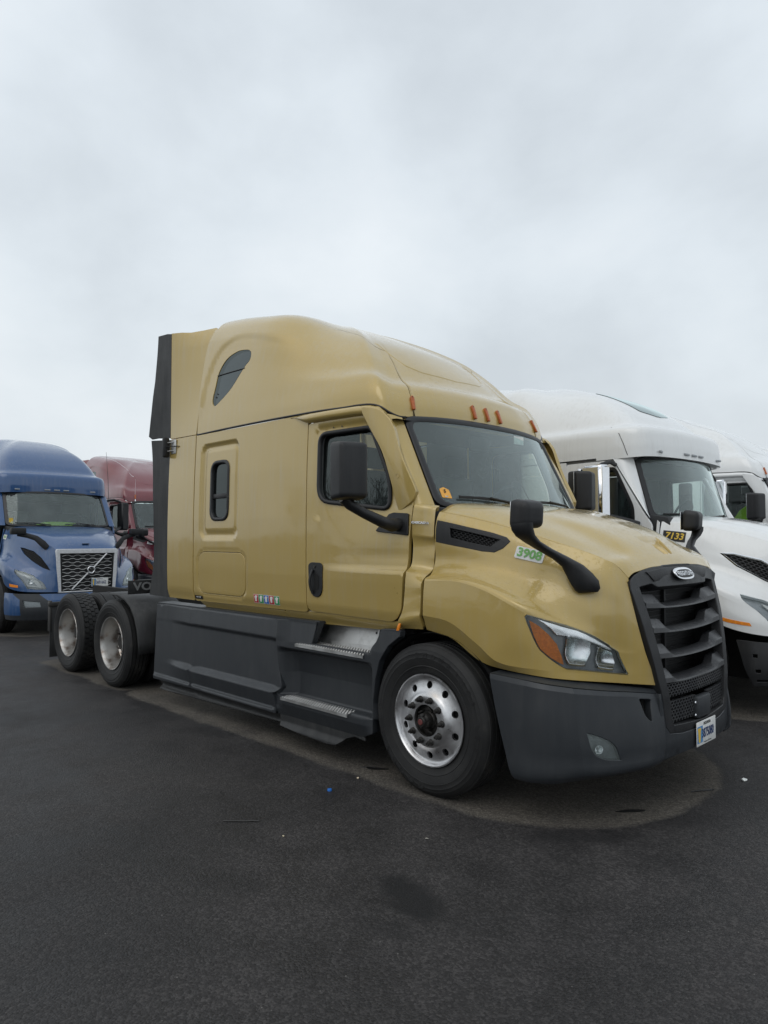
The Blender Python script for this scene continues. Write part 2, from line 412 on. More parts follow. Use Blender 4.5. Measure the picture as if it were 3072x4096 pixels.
VFR=[1,.997,.975,.89,.82,.73,.62,.485,.32,.16,0]
VFZ=[0,.13,.27,.33,.46,.60,.72,.82,.91,.97,1]
def VROOF(u,t,ZC=3.86,XC=-2.4,ZR=3.98,low=0.0):
    b=crv(VRB,u); cx=min(b[0],XC)
    d=np.array([b[0]-cx,b[1]]); L=hypot(*d)+1e-9; w=sstep(.25,.95,d[0]/L)
    fz=tab(VFZ,t)-low*sstep(2.2,5,t)*(1-sstep(7,10,t))*.5
    r=(1-w)*tab(VSR,t)+w*tab(VFR,t); z=(1-w)*tab(VSZ,t)+w*fz
    k=(XC-cx)/(XC+3.3) if cx<XC else 0; zc=ZC+(ZR-ZC)*k*(1.5-.5*k)
    return np.array([cx+d[0]*r,d[1]*r,b[2]+(zc-b[2])*z])
# ---------------------------------------------------------------- materials
def mat(name):
    m = bpy.data.materials.new(name); m.use_nodes = True; t = m.node_tree; b = t.nodes['Principled BSDF']
    return m, t, b
def N(t, ty, **k):
    n = t.nodes.new(ty)
    for a, b in k.items():
        if a in n.inputs: n.inputs[a].default_value = b
        else: setattr(n, a, b)
    return n
def coords(t, obj=True):
    return N(t, 'ShaderNodeTexCoord').outputs['Object']
def noise(t, vec, scale, detail=3, rough=.5):
    n = N(t, 'ShaderNodeTexNoise'); n.inputs['Scale'].default_value = scale; n.inputs['Detail'].default_value = detail; n.inputs['Roughness'].default_value = rough
    t.links.new(vec, n.inputs['Vector']); return n.outputs['Fac']
def ramp(t, fac, stops):
    r = N(t, 'ShaderNodeValToRGB'); e = r.color_ramp.elements
    e[0].position, e[0].color = stops[0][0], (*stops[0][1], 1); e[1].position, e[1].color = stops[-1][0], (*stops[-1][1], 1)
    for p, c_ in stops[1:-1]: q = e.new(p); q.color = (*c_, 1)
    t.links.new(fac, r.inputs[0]); return r.outputs[0]
def mathn(t, op, a, b=None, clamp=False):
    n = N(t, 'ShaderNodeMath'); n.operation = op; n.use_clamp = clamp
    for i, x in enumerate((a, b)):
        if x is None: continue
        if isinstance(x, (int, float)): n.inputs[i].default_value = x
        else: t.links.new(x, n.inputs[i])
    return n.outputs[0]
def mrange(t, v, a, b, c_=0, d=1):
    n = N(t, 'ShaderNodeMapRange'); t.links.new(v, n.inputs[0])
    for i, x in enumerate((a, b, c_, d)): n.inputs[i+1].default_value = x
    return n.outputs[0]
def bumpn(t, hgt, dist, strength=1.0, nrm=None):
    b = N(t, 'ShaderNodeBump'); b.inputs['Distance'].default_value = dist; b.inputs['Strength'].default_value = strength
    t.links.new(hgt, b.inputs['Height'])
    if nrm is not None: t.links.new(nrm, b.inputs['Normal'])
    return b.outputs[0]
def drops(t, vec, scale, thr, up=True):
    """rain beads: voronoi cells, some of them, on faces that look upwards"""
    v = N(t, 'ShaderNodeTexVoronoi'); v.inputs['Scale'].default_value = scale; t.links.new(vec, v.inputs['Vector'])
    d = mrange(t, v.outputs['Distance'], .0, thr, 1, 0)
    sep = N(t, 'ShaderNodeSeparateColor'); t.links.new(v.outputs['Color'], sep.inputs[0])
    pick = mathn(t, 'GREATER_THAN', sep.outputs[0], .45)
    r = mathn(t, 'MULTIPLY', mathn(t, 'SQRT', d), pick)
    if up:
        g = N(t, 'ShaderNodeNewGeometry'); s = N(t, 'ShaderNodeSeparateXYZ'); t.links.new(g.outputs['True Normal'], s.inputs[0])
        r = mathn(t, 'MULTIPLY', r, mrange(t, s.outputs[2], .12, .5))
    return r
def paint(name, base, metallic=.35, rough=.38, wave=.004, dirt=(.25, .23, .20), dirt_amt=.25, drop=1.0):
    m, t, b = mat(name); o = coords(t)
    n1 = noise(t, o, 2.3, 5, .6); mp = N(t, 'ShaderNodeMapping'); mp.inputs['Scale'].default_value = (14, 14, .8); t.links.new(o, mp.inputs[0])
    streak = noise(t, mp.outputs[0], 1.6, 4, .6)
    fl = noise(t, o, 420, 1, .5)
    mixf = mathn(t, 'MULTIPLY', mathn(t, 'MULTIPLY', mrange(t, streak, .48, .75), mrange(t, n1, .35, .7)), dirt_amt)
    c0 = N(t, 'ShaderNodeMix'); c0.data_type = 'RGBA'; c0.inputs[6].default_value = (*[x*.93 for x in base], 1); c0.inputs[7].default_value = (*[min(1, x*1.07) for x in base], 1)
    t.links.new(fl, c0.inputs[0])
    c1 = N(t, 'ShaderNodeMix'); c1.data_type = 'RGBA'; t.links.new(mixf, c1.inputs[0]); t.links.new(c0.outputs[2], c1.inputs[6]); c1.inputs[7].default_value = (*dirt, 1)
    t.links.new(c1.outputs[2], b.inputs['Base Color'])
    b.inputs['Metallic'].default_value = metallic
    t.links.new(mrange(t, n1, .3, .7, rough-.06, rough+.08), b.inputs['Roughness'])
    b.inputs['Coat Weight'].default_value = 1; b.inputs['Coat IOR'].default_value = 1.52
    t.links.new(mrange(t, mathn(t, 'MULTIPLY', streak, n1), .15, .42, .03, .16), b.inputs['Coat Roughness'])
    d = drops(t, o, 46, .32); d2 = drops(t, o, 90, .30)
    w = noise(t, o, 1.7, 2, .4)
    bw = bumpn(t, w, wave, 1)
    bd = bumpn(t, mathn(t, 'ADD', d, mathn(t, 'MULTIPLY', d2, .5)), .0022*drop+1e-6, 1, bw)
    t.links.new(bd, b.inputs['Coat Normal']); t.links.new(bumpn(t, mathn(t, 'ADD', d, d2), .0008, 1), b.inputs['Normal'])
    return m
def plastic(name, base, rough=.5, dust=.3, grain=.0006, wet=0, spec=.5):
    m, t, b = mat(name); o = coords(t)
    n1 = noise(t, o, 3.5, 6, .62); mp = N(t, 'ShaderNodeMapping'); mp.inputs['Scale'].default_value = (9, 9, 1.1); t.links.new(o, mp.inputs[0])
    s = noise(t, mp.outputs[0], 2, 5, .6)
    f = mathn(t, 'MULTIPLY', mathn(t, 'MULTIPLY', mrange(t, s, .42, .78), mrange(t, n1, .3, .75)), dust)
    c1 = N(t, 'ShaderNodeMix'); c1.data_type = 'RGBA'; t.links.new(f, c1.inputs[0]); c1.inputs[6].default_value = (*base, 1); c1.inputs[7].default_value = (.17, .165, .155, 1)
    t.links.new(c1.outputs[2], b.inputs['Base Color'])
    t.links.new(mrange(t, n1, .3, .7, rough-.08, rough+.1), b.inputs['Roughness'])
    b.inputs['Specular IOR Level'].default_value = spec
    h = noise(t, o, 260, 2, .5); bn = bumpn(t, h, grain, 1)
    if wet: bn = bumpn(t, drops(t, o, 60, .34, True), .003, 1, bn)
    t.links.new(bn, b.inputs['Normal'])
    return m
def simple(name, base, rough=.5, metallic=0.0, emit=None, noise_amt=.12, scale=30, spec=.5):
    m, t, b = mat(name); o = coords(t)
    n1 = noise(t, o, scale, 4, .6)
    t.links.new(ramp(t, n1, [(.3, [x*(1-noise_amt) for x in base]), (.7, [min(1, x*(1+noise_amt)) for x in base])]), b.inputs['Base Color'])
    b.inputs['Roughness'].default_value = rough; b.inputs['Metallic'].default_value = metallic; b.inputs['Specular IOR Level'].default_value = spec
    return m
def glass(name, tint, wet=.25, rough=.0, refl=1.5, k=1.7):
    m = bpy.data.materials.new(name); m.use_nodes = True; t = m.node_tree; t.nodes.clear()
    o = coords(t); out = N(t, 'ShaderNodeOutputMaterial')
    tr = N(t, 'ShaderNodeBsdfTransparent'); tr.inputs[0].default_value = (*tint, 1)
    gl = N(t, 'ShaderNodeBsdfGlossy'); gl.inputs['Roughness'].default_value = rough+.01; gl.inputs[0].default_value = (.86, .96, .95, 1)
    fr = N(t, 'ShaderNodeFresnel'); fr.inputs[0].default_value = refl
    f = mathn(t, 'MULTIPLY', fr.outputs[0], k, True)
    mx = N(t, 'ShaderNodeMixShader'); t.links.new(f, mx.inputs[0]); t.links.new(tr.outputs[0], mx.inputs[1]); t.links.new(gl.outputs[0], mx.inputs[2])
    # beads of rain and a film of dust
    d1 = drops(t, o, 150, .36, False); d2 = drops(t, o, 290, .36, False); lo = mrange(t, noise(t, o, 3, 4, .6), .38, .66)
    w = mathn(t, 'MULTIPLY', mathn(t, 'ADD', mathn(t, 'MULTIPLY', mathn(t, 'ADD', d1, mathn(t, 'MULTIPLY', d2, .7)), lo), .13), wet, True)
    df = N(t, 'ShaderNodeBsdfDiffuse'); df.inputs[0].default_value = (.46, .53, .52, 1)
    mx2 = N(t, 'ShaderNodeMixShader'); t.links.new(w, mx2.inputs[0]); t.links.new(mx.outputs[0], mx2.inputs[1]); t.links.new(df.outputs[0], mx2.inputs[2])
    t.links.new(mx2.outputs[0], out.inputs[0])
    return m
def tyre_mat():
    m, t, b = mat('tyre_rubber'); o = coords(t)
    n1 = noise(t, o, 5, 5, .6)
    t.links.new(ramp(t, n1, [(.35, (.011, .011, .0115)), (.6, (.019, .019, .019)), (.78, (.045, .042, .038))]), b.inputs['Base Color'])
    b.inputs['Roughness'].default_value = .62; b.inputs['Specular IOR Level'].default_value = .35
    t.links.new(bumpn(t, noise(t, o, 90, 3, .6), .0012), b.inputs['Normal'])
    return m
def alu(name, base, rough, brushed=True, dirt=.35, dirtc=(.12, .10, .08)):
    m, t, b = mat(name); o = coords(t)
    n1 = noise(t, o, 7, 6, .65); n2 = noise(t, o, 60, 3, .6)
    t.links.new(ramp(t, mathn(t, 'MULTIPLY', n1, 1.0), [(.3, [x*(1-dirt)+d*dirt for x, d in zip(base, dirtc)]), (.52, base), (.7, [min(1, x*1.08) for x in base])]), b.inputs['Base Color'])
    b.inputs['Metallic'].default_value = 1
    t.links.new(mrange(t, mathn(t, 'ADD', n1, mathn(t, 'MULTIPLY', n2, .3)), .4, .9, rough-.1, rough+.18), b.inputs['Roughness'])
    return m
GOLD = paint('gold_paint', (.455, .325, .095), .18, .33, wave=.006, dirt=(.44, .38, .27), dirt_amt=.45)
SKIRT = plastic('grey_moulded_plastic', (.026, .0295, .034), .44, .14)
BLACK = plastic('black_textured_plastic', (.011, .0115, .013), .48, .12, wet=1)
SLATM = plastic('dark_grille_plastic', (.030, .031, .034), .40, .35, wet=1)
FLAP = plastic('black_rubber_sheet', (.017, .018, .019), .55, .30, .0012)
SEAL = simple('black_rubber_seal', (.010, .010, .011), .42)
DARK = simple('dark_underbody', (.008, .008, .008), .85)
INT = simple('dark_cab_trim', (.030, .032, .034), .8)
INTG = simple('grey_cab_trim', (.22, .225, .225), .85)
TYRE = tyre_mat()
ALU = alu('brushed_aluminium', (.70, .70, .71), .32, dirt=.35)
ALUW = alu('worn_wheel_aluminium', (.50, .49, .47), .40, dirt=.85, dirtc=(.16, .09, .05))
STEP = alu('step_plate_metal', (.62, .62, .61), .42, dirt=.45)
CHROME = alu('chrome', (.80, .81, .83), .08, dirt=.1)
STEEL = simple('dark_steel', (.06, .058, .055), .5, .6)
RUST = simple('oily_hub_steel', (.030, .028, .026), .45, .5, noise_amt=.5, scale=25)
REDCAP = simple('faded_red_hub_cap', (.13, .032, .030), .55)
AMBER = simple('amber_lens', (.95, .27, .03), .18, noise_amt=.25, scale=60)
AMBERM = simple('faded_amber_lens', (.42, .105, .022), .3, noise_amt=.25, scale=60)
AMBERD = simple('smoked_amber_lens', (.09, .035, .025), .2)
WHITE = simple('white_print', (.72, .72, .70), .5)
PAPER = simple('white_paper', (.75, .78, .76), .7)
GREENP = simple('green_print', (.16, .40, .11), .5)
BLUEP = simple('dark_blue_print', (.020, .045, .14), .5)
LBLUEP = simple('light_blue_print', (.10, .26, .50), .5)
YELP = simple('yellow_print', (.75, .50, .06), .5)
ORAP = simple('orange_sticker', (.80, .40, .07), .5)
BLKP = simple('black_print', (.012, .012, .012), .5)
REDS = simple('red_sticker', (.48, .03, .04), .4)
GRNS = simple('green_sticker', (.02, .30, .10), .4)
BLUS = simple('blue_sticker', (.02, .14, .48), .4)
REFLM = alu('lamp_reflector', (.93, .94, .95), .22, dirt=.03)
LAMPG = simple('lamp_housing_grey', (.30, .315, .33), .35, .3)
LENS = glass('lamp_lens', (.93, .94, .95), wet=.15, rough=.02)
FOGL = glass('hazed_fog_lens', (.75, .78, .78), wet=.9, rough=.12)
WGLASS = glass('windshield_glass', (.82, .95, .90), wet=.6, rough=.0, k=1.9)
DGLASS = glass('door_glass', (.84, .92, .90), wet=.05)
SGLASS = glass('dark_side_glass', (.16, .19, .19), wet=.08)
TGLASS = glass('sleeper_tinted_glass', (.03, .033, .036), wet=.05, rough=.05, refl=1.33)
RADM = simple('radiator_fins', (.012, .012, .012), .7)
VEST = simple('lime_cloth', (.30, .52, .03), .8)
RIMSHADE = alu('dirty_shaded_wheel_disc', (.30, .29, .27), .5, dirt=.8, dirtc=(.06, .045, .03))  # dirty wheel metal, colour darkened to give the shade deep in the dish
# ================================================================= tractor with sloping hood (gold, red and white ones)
HEADLIGHT = [(3.293,7.114),(3.50,6.75),(3.787,6.05),(4.017,5.854),(4.388,5.692),(4.796,5.700),(5.235,5.757),(5.68,5.90),(5.89,6.518),(6.052,7.319),(6.235,8.145),(6.372,8.94),(6.005,8.91),(5.42,8.877),(4.789,8.88),(4.335,8.418),(3.93,8.044),(3.665,7.65),(3.474,7.382)]
AMBERP = [(3.50,7.16),(3.80,7.205),(4.123,7.37),(4.388,7.613),(4.57,8.026),(4.699,8.544),(4.322,8.258),(3.978,7.974),(3.73,7.58)]
VENTP = [(0.03,1.19),(0.312,1.16),(0.943,1.144),(1.643,1.032),(2.03,1.06),(2.15,1.327),(1.972,2.141),(1.73,2.753),(1.369,2.929),(0.583,2.935),(0.03,2.88)]
VENTIN = [(0.423,1.555),(0.966,1.493),(1.905,1.404),(1.628,2.339),(0.983,2.444),(0.454,2.385)]
def HSr(u, v): p = HSs(u, v); return np.array((p[0], -p[1], p[2]))
def HTr(u, v): p = HTs(u, v); return np.array((p[0], -p[1], p[2]))
def ROOFr(u, v): p = ROOF(u, v); return np.array((p[0], -p[1], p[2]))
def rrect(x, z, x0, x1, z0, z1, r):
    cx, cz, hx, hz = (x0+x1)/2, (z0+z1)/2, (x1-x0)/2-r, (z1-z0)/2-r
    dx, dz = max(abs(x-cx)-hx, 0), max(abs(z-cz)-hz, 0)
    return hypot(dx, dz)-r if (dx or dz) else max(abs(x-cx)-hx, abs(z-cz)-hz)-r
def Fsleeper(x, z):
    d = rrect(x, z, -3.045, -2.376, 1.707, 2.636, .09); e = rrect(x, z, -2.97, -2.425, 1.778, 2.578, .06)
    rec = .022*sstep(.008, -.034, d)-.011*sstep(.014, -.022, e)
    hd = rrect(x, z, -3.085, -2.225, 1.165, 1.60, .13)
    rec += .004*sstep(.02, 0, hd)
    return np.array((x, -SW(x, z)+rec, z))
def Fdoor(x, z):
    d = rrect(x, z, -1.262, -.41, 1.86, 2.610, .08)
    rec = .010*sstep(.012, -.012, d)
    return np.array((x, -SW(x, z)+rec, z))
def Fside(off):
    return lambda x, z: np.array((x, -SW(x, z)-off, z))
SLW = rc([(-2.872,1.878),(-2.872,2.462),(-2.537,2.462),(-2.537,1.878)], .11, 5)
SLWI = rc([(-2.838,1.915),(-2.838,2.427),(-2.571,2.427),(-2.571,1.915)], .085, 5)
DW = rc([(-1.222,2.00),(-1.222,2.562),(-.658,2.568),(-.465,2.15),(-.455,1.912)], [.14,.10,.05,.10,.09], 5)
def shrink(P, d):
    c_ = np.mean(np.array(P), 0); out = []; n = len(P)
    for i in range(n):
        a = np.array(P[i-1]); b = np.array(P[(i+1) % n]); t = b-a; t = t/(np.linalg.norm(t)+1e-9); nn = np.array((-t[1], t[0]))
        p = np.array(P[i])
        if nn @ (c_-p) < 0: nn = -nn
        out.append(tuple(p+nn*d))
    return out
def ring(name, outer, inner, F, mat_, parent, off=.008, th=.02):
    """rubber or metal frame between two matching closed curves, standing proud of surface F"""
    n = len(outer); V = []; Fc = []
    for a, b in zip(outer, inner):
        po, pi_ = np.array(F(*a)), np.array(F(*b)); n1 = fnorm(F, *a, 1e-3, False)
        if n1[1] > 0 and F(0, 2)[1] < 0 or (n1 @ np.array((.2, -1, .05))) < 0: n1 = -n1
        V += [po-n1*th, po+n1*off*.5, po*.8+pi_*.2+n1*off, po*.2+pi_*.8+n1*off, pi_+n1*off*.4, pi_-n1*th]
    for i in range(n):
        for k in range(5): Fc.append([i*6+k, i*6+k+1, ((i+1) % n)*6+k+1, ((i+1) % n)*6+k])
    o = mk(name, V, Fc, mat_, parent); bm = bmesh.new(); bm.from_mesh(o.data); bmesh.ops.recalc_face_normals(bm, faces=bm.faces[:]); bm.to_mesh(o.data); bm.free()
    return autosmooth(o, 50)
def gridmesh(name, F, U, Vv, mat_, parent, flip=False, back=None):
    P = [F(u, v) for u in U for v in Vv]; m = len(Vv); Fc = []
    for i in range(len(U)-1):
        for j in range(m-1):
            q = [i*m+j, (i+1)*m+j, (i+1)*m+j+1, i*m+j+1]; Fc.append(q[::-1] if flip else q)
    return mk(name, P, Fc, mat_, parent, True)
lin = lambda a, b, n: [a+(b-a)*i/(n-1) for i in range(n)]

# ----- wheels -------------------------------------------------------------
TP = [(.300,.012),(.310,.004),(.330,-.002),(.352,-.009),(.356,-.012),(.360,-.010),(.395,-.020),(.410,-.0225),(.412,-.0245),(.416,-.0235),(.440,-.0215),(.4425,-.0225),(.446,-.0205),(.463,-.013),(.4655,-.013),(.468,-.010),(.484,.000),(.493,.010),(.497,.018)]
def tyre(name, parent, y0, width, tread='rib', letters=None):
    """y0 = outer sidewall plane (outside is -y)"""
    pr = [(r, d) for r, d in TP]
    inner = [(r, width-d) for r, d in TP][::-1]
    crown = []
    g = [.028, .072, .116, .160, .204] if tread == 'rib' else [.045, .185]
    R = .505 if tread == 'rib' else .494
    ys = .020
    for gx in g:
        crown += [(R-.001*abs(gx-width/2)*20, gx-.007), (R-.013, gx-.0045), (R-.013, gx+.0045), (R-.001*abs(gx-width/2)*20, gx+.007)]
    prof = [(r, y0+d) for r, d in pr+crown+inner]
    o = lathe(name, prof, TYRE, parent, 96, 'y', 28)
    return o
def lug_tread(parent, y0, width, rad=.505):
    V = []; F = []; nb = 46
    cols = [(.030, .072, 0), (.080, .122, .5), (.130, .170, 0), (.178, .220, .5)]
    for k in range(nb):
        for (a, b, ph) in cols:
            t0 = 2*pi*(k+ph)/nb; dt = 2*pi/nb*.43; s = len(V)
            for (rr, sh) in ((rad-.020, 1.0), (rad-.001, .9)):
                for (yy, tt) in ((a, -1), (b, -1), ((b+.006), 0), (b, 1), (a, 1), ((a-.006), 0)):
                    th = t0+tt*dt*sh; V.append((rr*cos(th), y0+yy, rr*sin(th)))
            F.append([s+6+i for i in range(6)])
            for i in range(6): F.append([s+i, s+(i+1) % 6, s+6+(i+1) % 6, s+6+i])
    o = mk('tread', V, F, TYRE, parent); bm = bmesh.new(); bm.from_mesh(o.data); bmesh.ops.recalc_face_normals(bm, faces=bm.faces[:]); bm.to_mesh(o.data); bm.free()
    tag(o, kind='stuff'); return o
def disc_with_holes(name, prof_fn, r0, r1, holes, hr, hrad, mat_, parent, out=-1, th=.012, nseg=72):
    """wheel disc (axis y): ring r0..r1 with round hand holes"""
    V = []; E = []
    def circ(cx, cz, r, n):
        s = len(V); V.extend([(cx+r*cos(2*pi*i/n), cz+r*sin(2*pi*i/n)) for i in range(n)]); E.extend([(s+i, s+(i+1) % n) for i in range(n)])
    circ(0, 0, r1, nseg); circ(0, 0, r0, 40); H = []
    for k in range(holes):
        a = 2*pi*(k+.5)/holes; c_ = (hrad*cos(a), hrad*sin(a)); H.append(c_); circ(*c_, hr, 18)
    for r in np.arange(r0+.013, r1-.006, .013):
        n = int(2*pi*r/.016)
        for i in range(n):
            a = 2*pi*i/n; p = (r*cos(a), r*sin(a))
            if all(hypot(p[0]-h[0], p[1]-h[1]) > hr+.006 for h in H): V.append(p)
    r = delaunay_2d_cdt([Vector(v) for v in V], E, [], 0, 1e-6); vo, fo = r[0], r[2]; P = [(v[0], prof_fn(hypot(*v)), v[1]) for v in vo]; F = []
    for f in fo:
        cx = sum(vo[i][0] for i in f)/len(f); cz = sum(vo[i][1] for i in f)/len(f); q = hypot(cx, cz)
        if q < r0 or q > r1 or any(hypot(cx-h[0], cz-h[1]) < hr*.98 for h in H): continue
        F.append(list(f))
    # rims of the holes and the pilot hole
    cnt = {(f[i], f[(i+1) % len(f)]) for f in F for i in range(len(f))}
    m = {}
    for (a, b) in list(cnt):
        if (b, a) not in cnt and hypot(*vo[a]) < r1-1e-4:
            for q in (a, b):
                if q not in m: m[q] = len(P); P.append((P[q][0], P[q][1]+th*1.6, P[q][2]))
            F.append([b, a, m[a], m[b]])
    o = mk(name, P, F, mat_, parent); bm = bmesh.new(); bm.from_mesh(o.data); bmesh.ops.recalc_face_normals(bm, faces=bm.faces[:])
    bm.to_mesh(o.data); bm.free(); return autosmooth(o, 40)
def arc_text(s, r, a0, da, size, parent, y, name='lettering', mat_=None, bold=.002):
    obs = []
    for i, ch in enumerate(s):
        if ch == ' ': continue
        me = text_mesh(ch, size, .0030, bold, xs=1.15)
        a = a0-i*da       # clockwise seen from outside (-y)
        # seen from -y : x right, z up
        X = Vector((sin(a), 0, -cos(a))); Y = Vector((cos(a), 0, sin(a))); Z = X.cross(Y)
        O = Vector((r*cos(a), y, r*sin(a)))
        me.transform(Matrix(((X.x, Y.x, Z.x, O.x), (X.y, Y.y, Z.y, O.y), (X.z, Y.z, Z.z, O.z), (0, 0, 0, 1))))
        me.materials.clear(); me.materials.append(mat_ or TYRE)
        o = bpy.data.objects.new('l', me); COL.objects.link(o); o.parent = parent; obs.append(o)
    return join_into(obs, name)
def front_wheel(root, x, ysign=-1, detail=True):
    w = empty('front_wheel', (x, 0, .5), parent=root)
    Y = -1.205
    ty = tyre('tyre', w, Y, .255)
    if detail:
        arc_text('ENDURANCE LHS', .428, radians(101), radians(9.6), .046, w, Y-.0215, 'tyre_lettering', bold=.0018)
        arc_text('GOODYEAR', .432, radians(264), radians(12.5), .060, w, Y-.0215, 'tyre_lettering', bold=.003)
    # barrel + flange
    lathe('rim', [(.286, Y+.016), (.300, Y+.004), (.307, Y-.004), (.305, Y-.010), (.297, Y-.010), (.288, Y+.000), (.279, Y+.022), (.276, Y+.06), (.272, Y+.20), (.29, Y+.235)], ALU, w, 72, 'y', 25)
    def pf(r):
        return Y+(itp(r, [.105, .150, .172, .186, .215, .250, .272, .284], [-.024, -.025, -.021, -.004, .012, .020, .022, .016]))
    disc_with_holes('wheel_disc', pf, .105, .284, 10, .0245, .232, ALU, w)
    obs = []
    for k in range(10):
        a = 2*pi*k/10+.02; c_ = Vector((.1425*cos(a), 0, .1425*sin(a)))
        n = lathe('lug_nut', [(.0, Y-.070), (.009, Y-.070), (.011, Y-.056), (.0155, Y-.054), (.017, Y-.050), (.0175, Y-.036), (.0225, Y-.030), (.0235, Y-.024)], RUST, w, 6 if 0 else 12, 'y', 30)
        n.location = (c_.x, 0, c_.z)
    h = lathe('hub', [(.0, Y-.078), (.030, Y-.078), (.033, Y-.074), (.035, Y-.070), (.036, Y-.055), (.049, Y-.050), (.052, Y-.040), (.054, Y-.008), (.062, Y+.000), (.066, Y+.012), (.104, Y+.020), (.108, Y-.005)], RUST, w, 40, 'y', 30)
    rc_ = lathe('hub_cap', [(.0, Y-.083), (.017, Y-.083), (.020, Y-.080), (.020, Y-.070)], REDCAP, h, 24, 'y', 30)
    for k in range(6):
        a = 2*pi*k/6+.3
        b = box('hub_bolt', (-.006, Y-.060, -.006), (.006, Y-.045, .006), RUST, h, .002); b.location = (.043*cos(a), 0, .043*sin(a))
    for k in range(5):
        a = 2*pi*k/5
        b = box('hub_web', (-.005, Y-.012, -.02), (.005, Y+.015, .02), RUST, h, .001); b.rotation_euler = (0, -a+.5, 0); b.location = (.078*cos(a), 0, .078*sin(a))
    # brake drum behind, dark
    lathe('brake_drum', [(.10, Y+.05), (.24, Y+.06), (.245, Y+.2)], DARK, w, 32)
    return w
def rear_wheel(root, x, lugs=False):
    w = empty('rear_wheel', (x, 0, .5), parent=root)
    Y = -1.235
    t = tyre('tyre', w, Y, .235, 'lug' if lugs else 'rib')
    if lugs: lug_tread(t, Y+.0, .25)
    t2 = tyre('tyre', w, Y+.325, .235, 'lug' if lugs else 'rib')
    lathe('rim', [(.296, Y+.02), (.306, Y+.000), (.303, Y-.008), (.294, Y-.006), (.286, Y+.012), (.280, Y+.03), (.274, Y+.06), (.266, Y+.10), (.256, Y+.15), (.250, Y+.185), (.235, Y+.205), (.205, Y+.210)], ALUW, w, 72, 'y', 25)
    def pf(r): return Y+(itp(r, [.105, .165, .21, .235], [.185, .185, .200, .206]))
    disc_with_holes('wheel_disc', pf, .105, .236, 10, .022, .200, RIMSHADE, w)
    for k in range(10):
        a = 2*pi*k/10; n = lathe('lug_nut', [(.0, Y+.135), (.010, Y+.135), (.012, Y+.15), (.017, Y+.155), (.018, Y+.175), (.024, Y+.184)], RUST, w, 10, 'y', 30); n.location = (.1425*cos(a), 0, .1425*sin(a))
    lathe('hub', [(.0, Y+.10), (.06, Y+.10), (.075, Y+.11), (.085, Y+.13), (.10, Y+.15), (.104, Y+.19)], RUST, w, 32, 'y', 30)
    return w

def honeycomb(name, F, u0, u1, v0, v1, nu, nv, mat_, parent, inside=None, w=.18, depth=.012, brick=False):
    """mesh of small walls: every cell outline a thin raised bar (in the (u, v) plane mapped by F)"""
    V = []; Fc = []
    du = (u1-u0)/nu; dv = (v1-v0)/nv
    def bar(a, b, t):
        n_ = np.array((-(b[1]-a[1])/dv, (b[0]-a[0])/du)); L = np.linalg.norm(n_)+1e-9; n_ = n_/L; n_ = np.array((n_[0]*du*w/2*.9, n_[1]*dv*w/2*.9))
        s = len(V)
        for q in (a, b):
            for sg in (1, -1):
                p = (q[0]+sg*n_[0], q[1]+sg*n_[1]); f = np.array(F(*p)); nn = fnorm(F, *p, 1e-3, False)
                V.append(f+nn*depth*0); V.append(f-nn*depth)
        Fc.extend([[s, s+2, s+6, s+4], [s, s+4, s+5, s+1], [s+2, s+3, s+7, s+6]])
    for j in range(nv+1):
        for i in range(nu+1):
            off = .5 if j % 2 else 0
            c_ = (u0+(i+off)*du, v0+j*dv)
            pts = [(c_[0]-du/2, c_[1]+dv*.33), (c_[0], c_[1]+dv*.66), (c_[0]+du/2, c_[1]+dv*.33), (c_[0]+du/2, c_[1]-dv*.33)]
            for a, b in zip(pts[:-1], pts[1:]):
                m_ = ((a[0]+b[0])/2, (a[1]+b[1])/2)
                if inside is None or inside(m_) and inside(a) and inside(b): bar(np.array(a), np.array(b), 0)
    o = mk(name, V, Fc, mat_, parent); return tag(o, kind='stuff')
# bumper and grille surfaces (half nets, +y)
BN = [
 # rear edge        ->                                              corner                                            ... centre piece joint      centre
 [(.515,1.205,.875),(.70,1.195,.868),(.85,1.140,.850),(.985,1.030,.828),(1.085,.880,.806),(1.18,.700,.785),(1.255,.545,.765),(1.268,.505,.760)],
 [(.520,1.210,.845),(.70,1.203,.838),(.86,1.155,.822),(1.00,1.040,.800),(1.098,.885,.780),(1.192,.702,.762),(1.262,.548,.745),(1.276,.505,.740)],
 [(.570,1.212,.640),(.70,1.207,.640),(.87,1.160,.630),(1.02,1.040,.615),(1.125,.880,.605),(1.215,.715,.600),(1.285,.570,.595),(1.300,.520,.59)],
 [(.625,1.208,.440),(.72,1.203,.430),(.88,1.148,.425),(1.04,1.020,.425),(1.140,.870,.420),(1.225,.715,.425),(1.290,.590,.43),(1.306,.530,.43)],
 [(.665,1.200,.300),(.75,1.190,.292),(.89,1.130,.300),(1.035,1.000,.318),(1.130,.860,.322),(1.212,.715,.335),(1.272,.600,.352),(1.288,.530,.36)],
 [(.680,1.190,.275),(.76,1.172,.268),(.89,1.105,.272),(1.010,.975,.290),(1.100,.840,.300),(1.185,.700,.315),(1.250,.590,.330),(1.265,.520,.34)],
]
for _r in BN:      # crisp vertical corner of the bumper
    a_, b_, c_ = (np.array(_r[k]) for k in (2, 3, 4)); _r.insert(4, tuple(b_*.92+c_*.08)); _r.insert(3, tuple(b_*.92+a_*.08))
BNs = Surf(BN, (4,), (1,))
def BNr(u, v): p = BNs(u, v); return np.array((p[0], -p[1], p[2]))
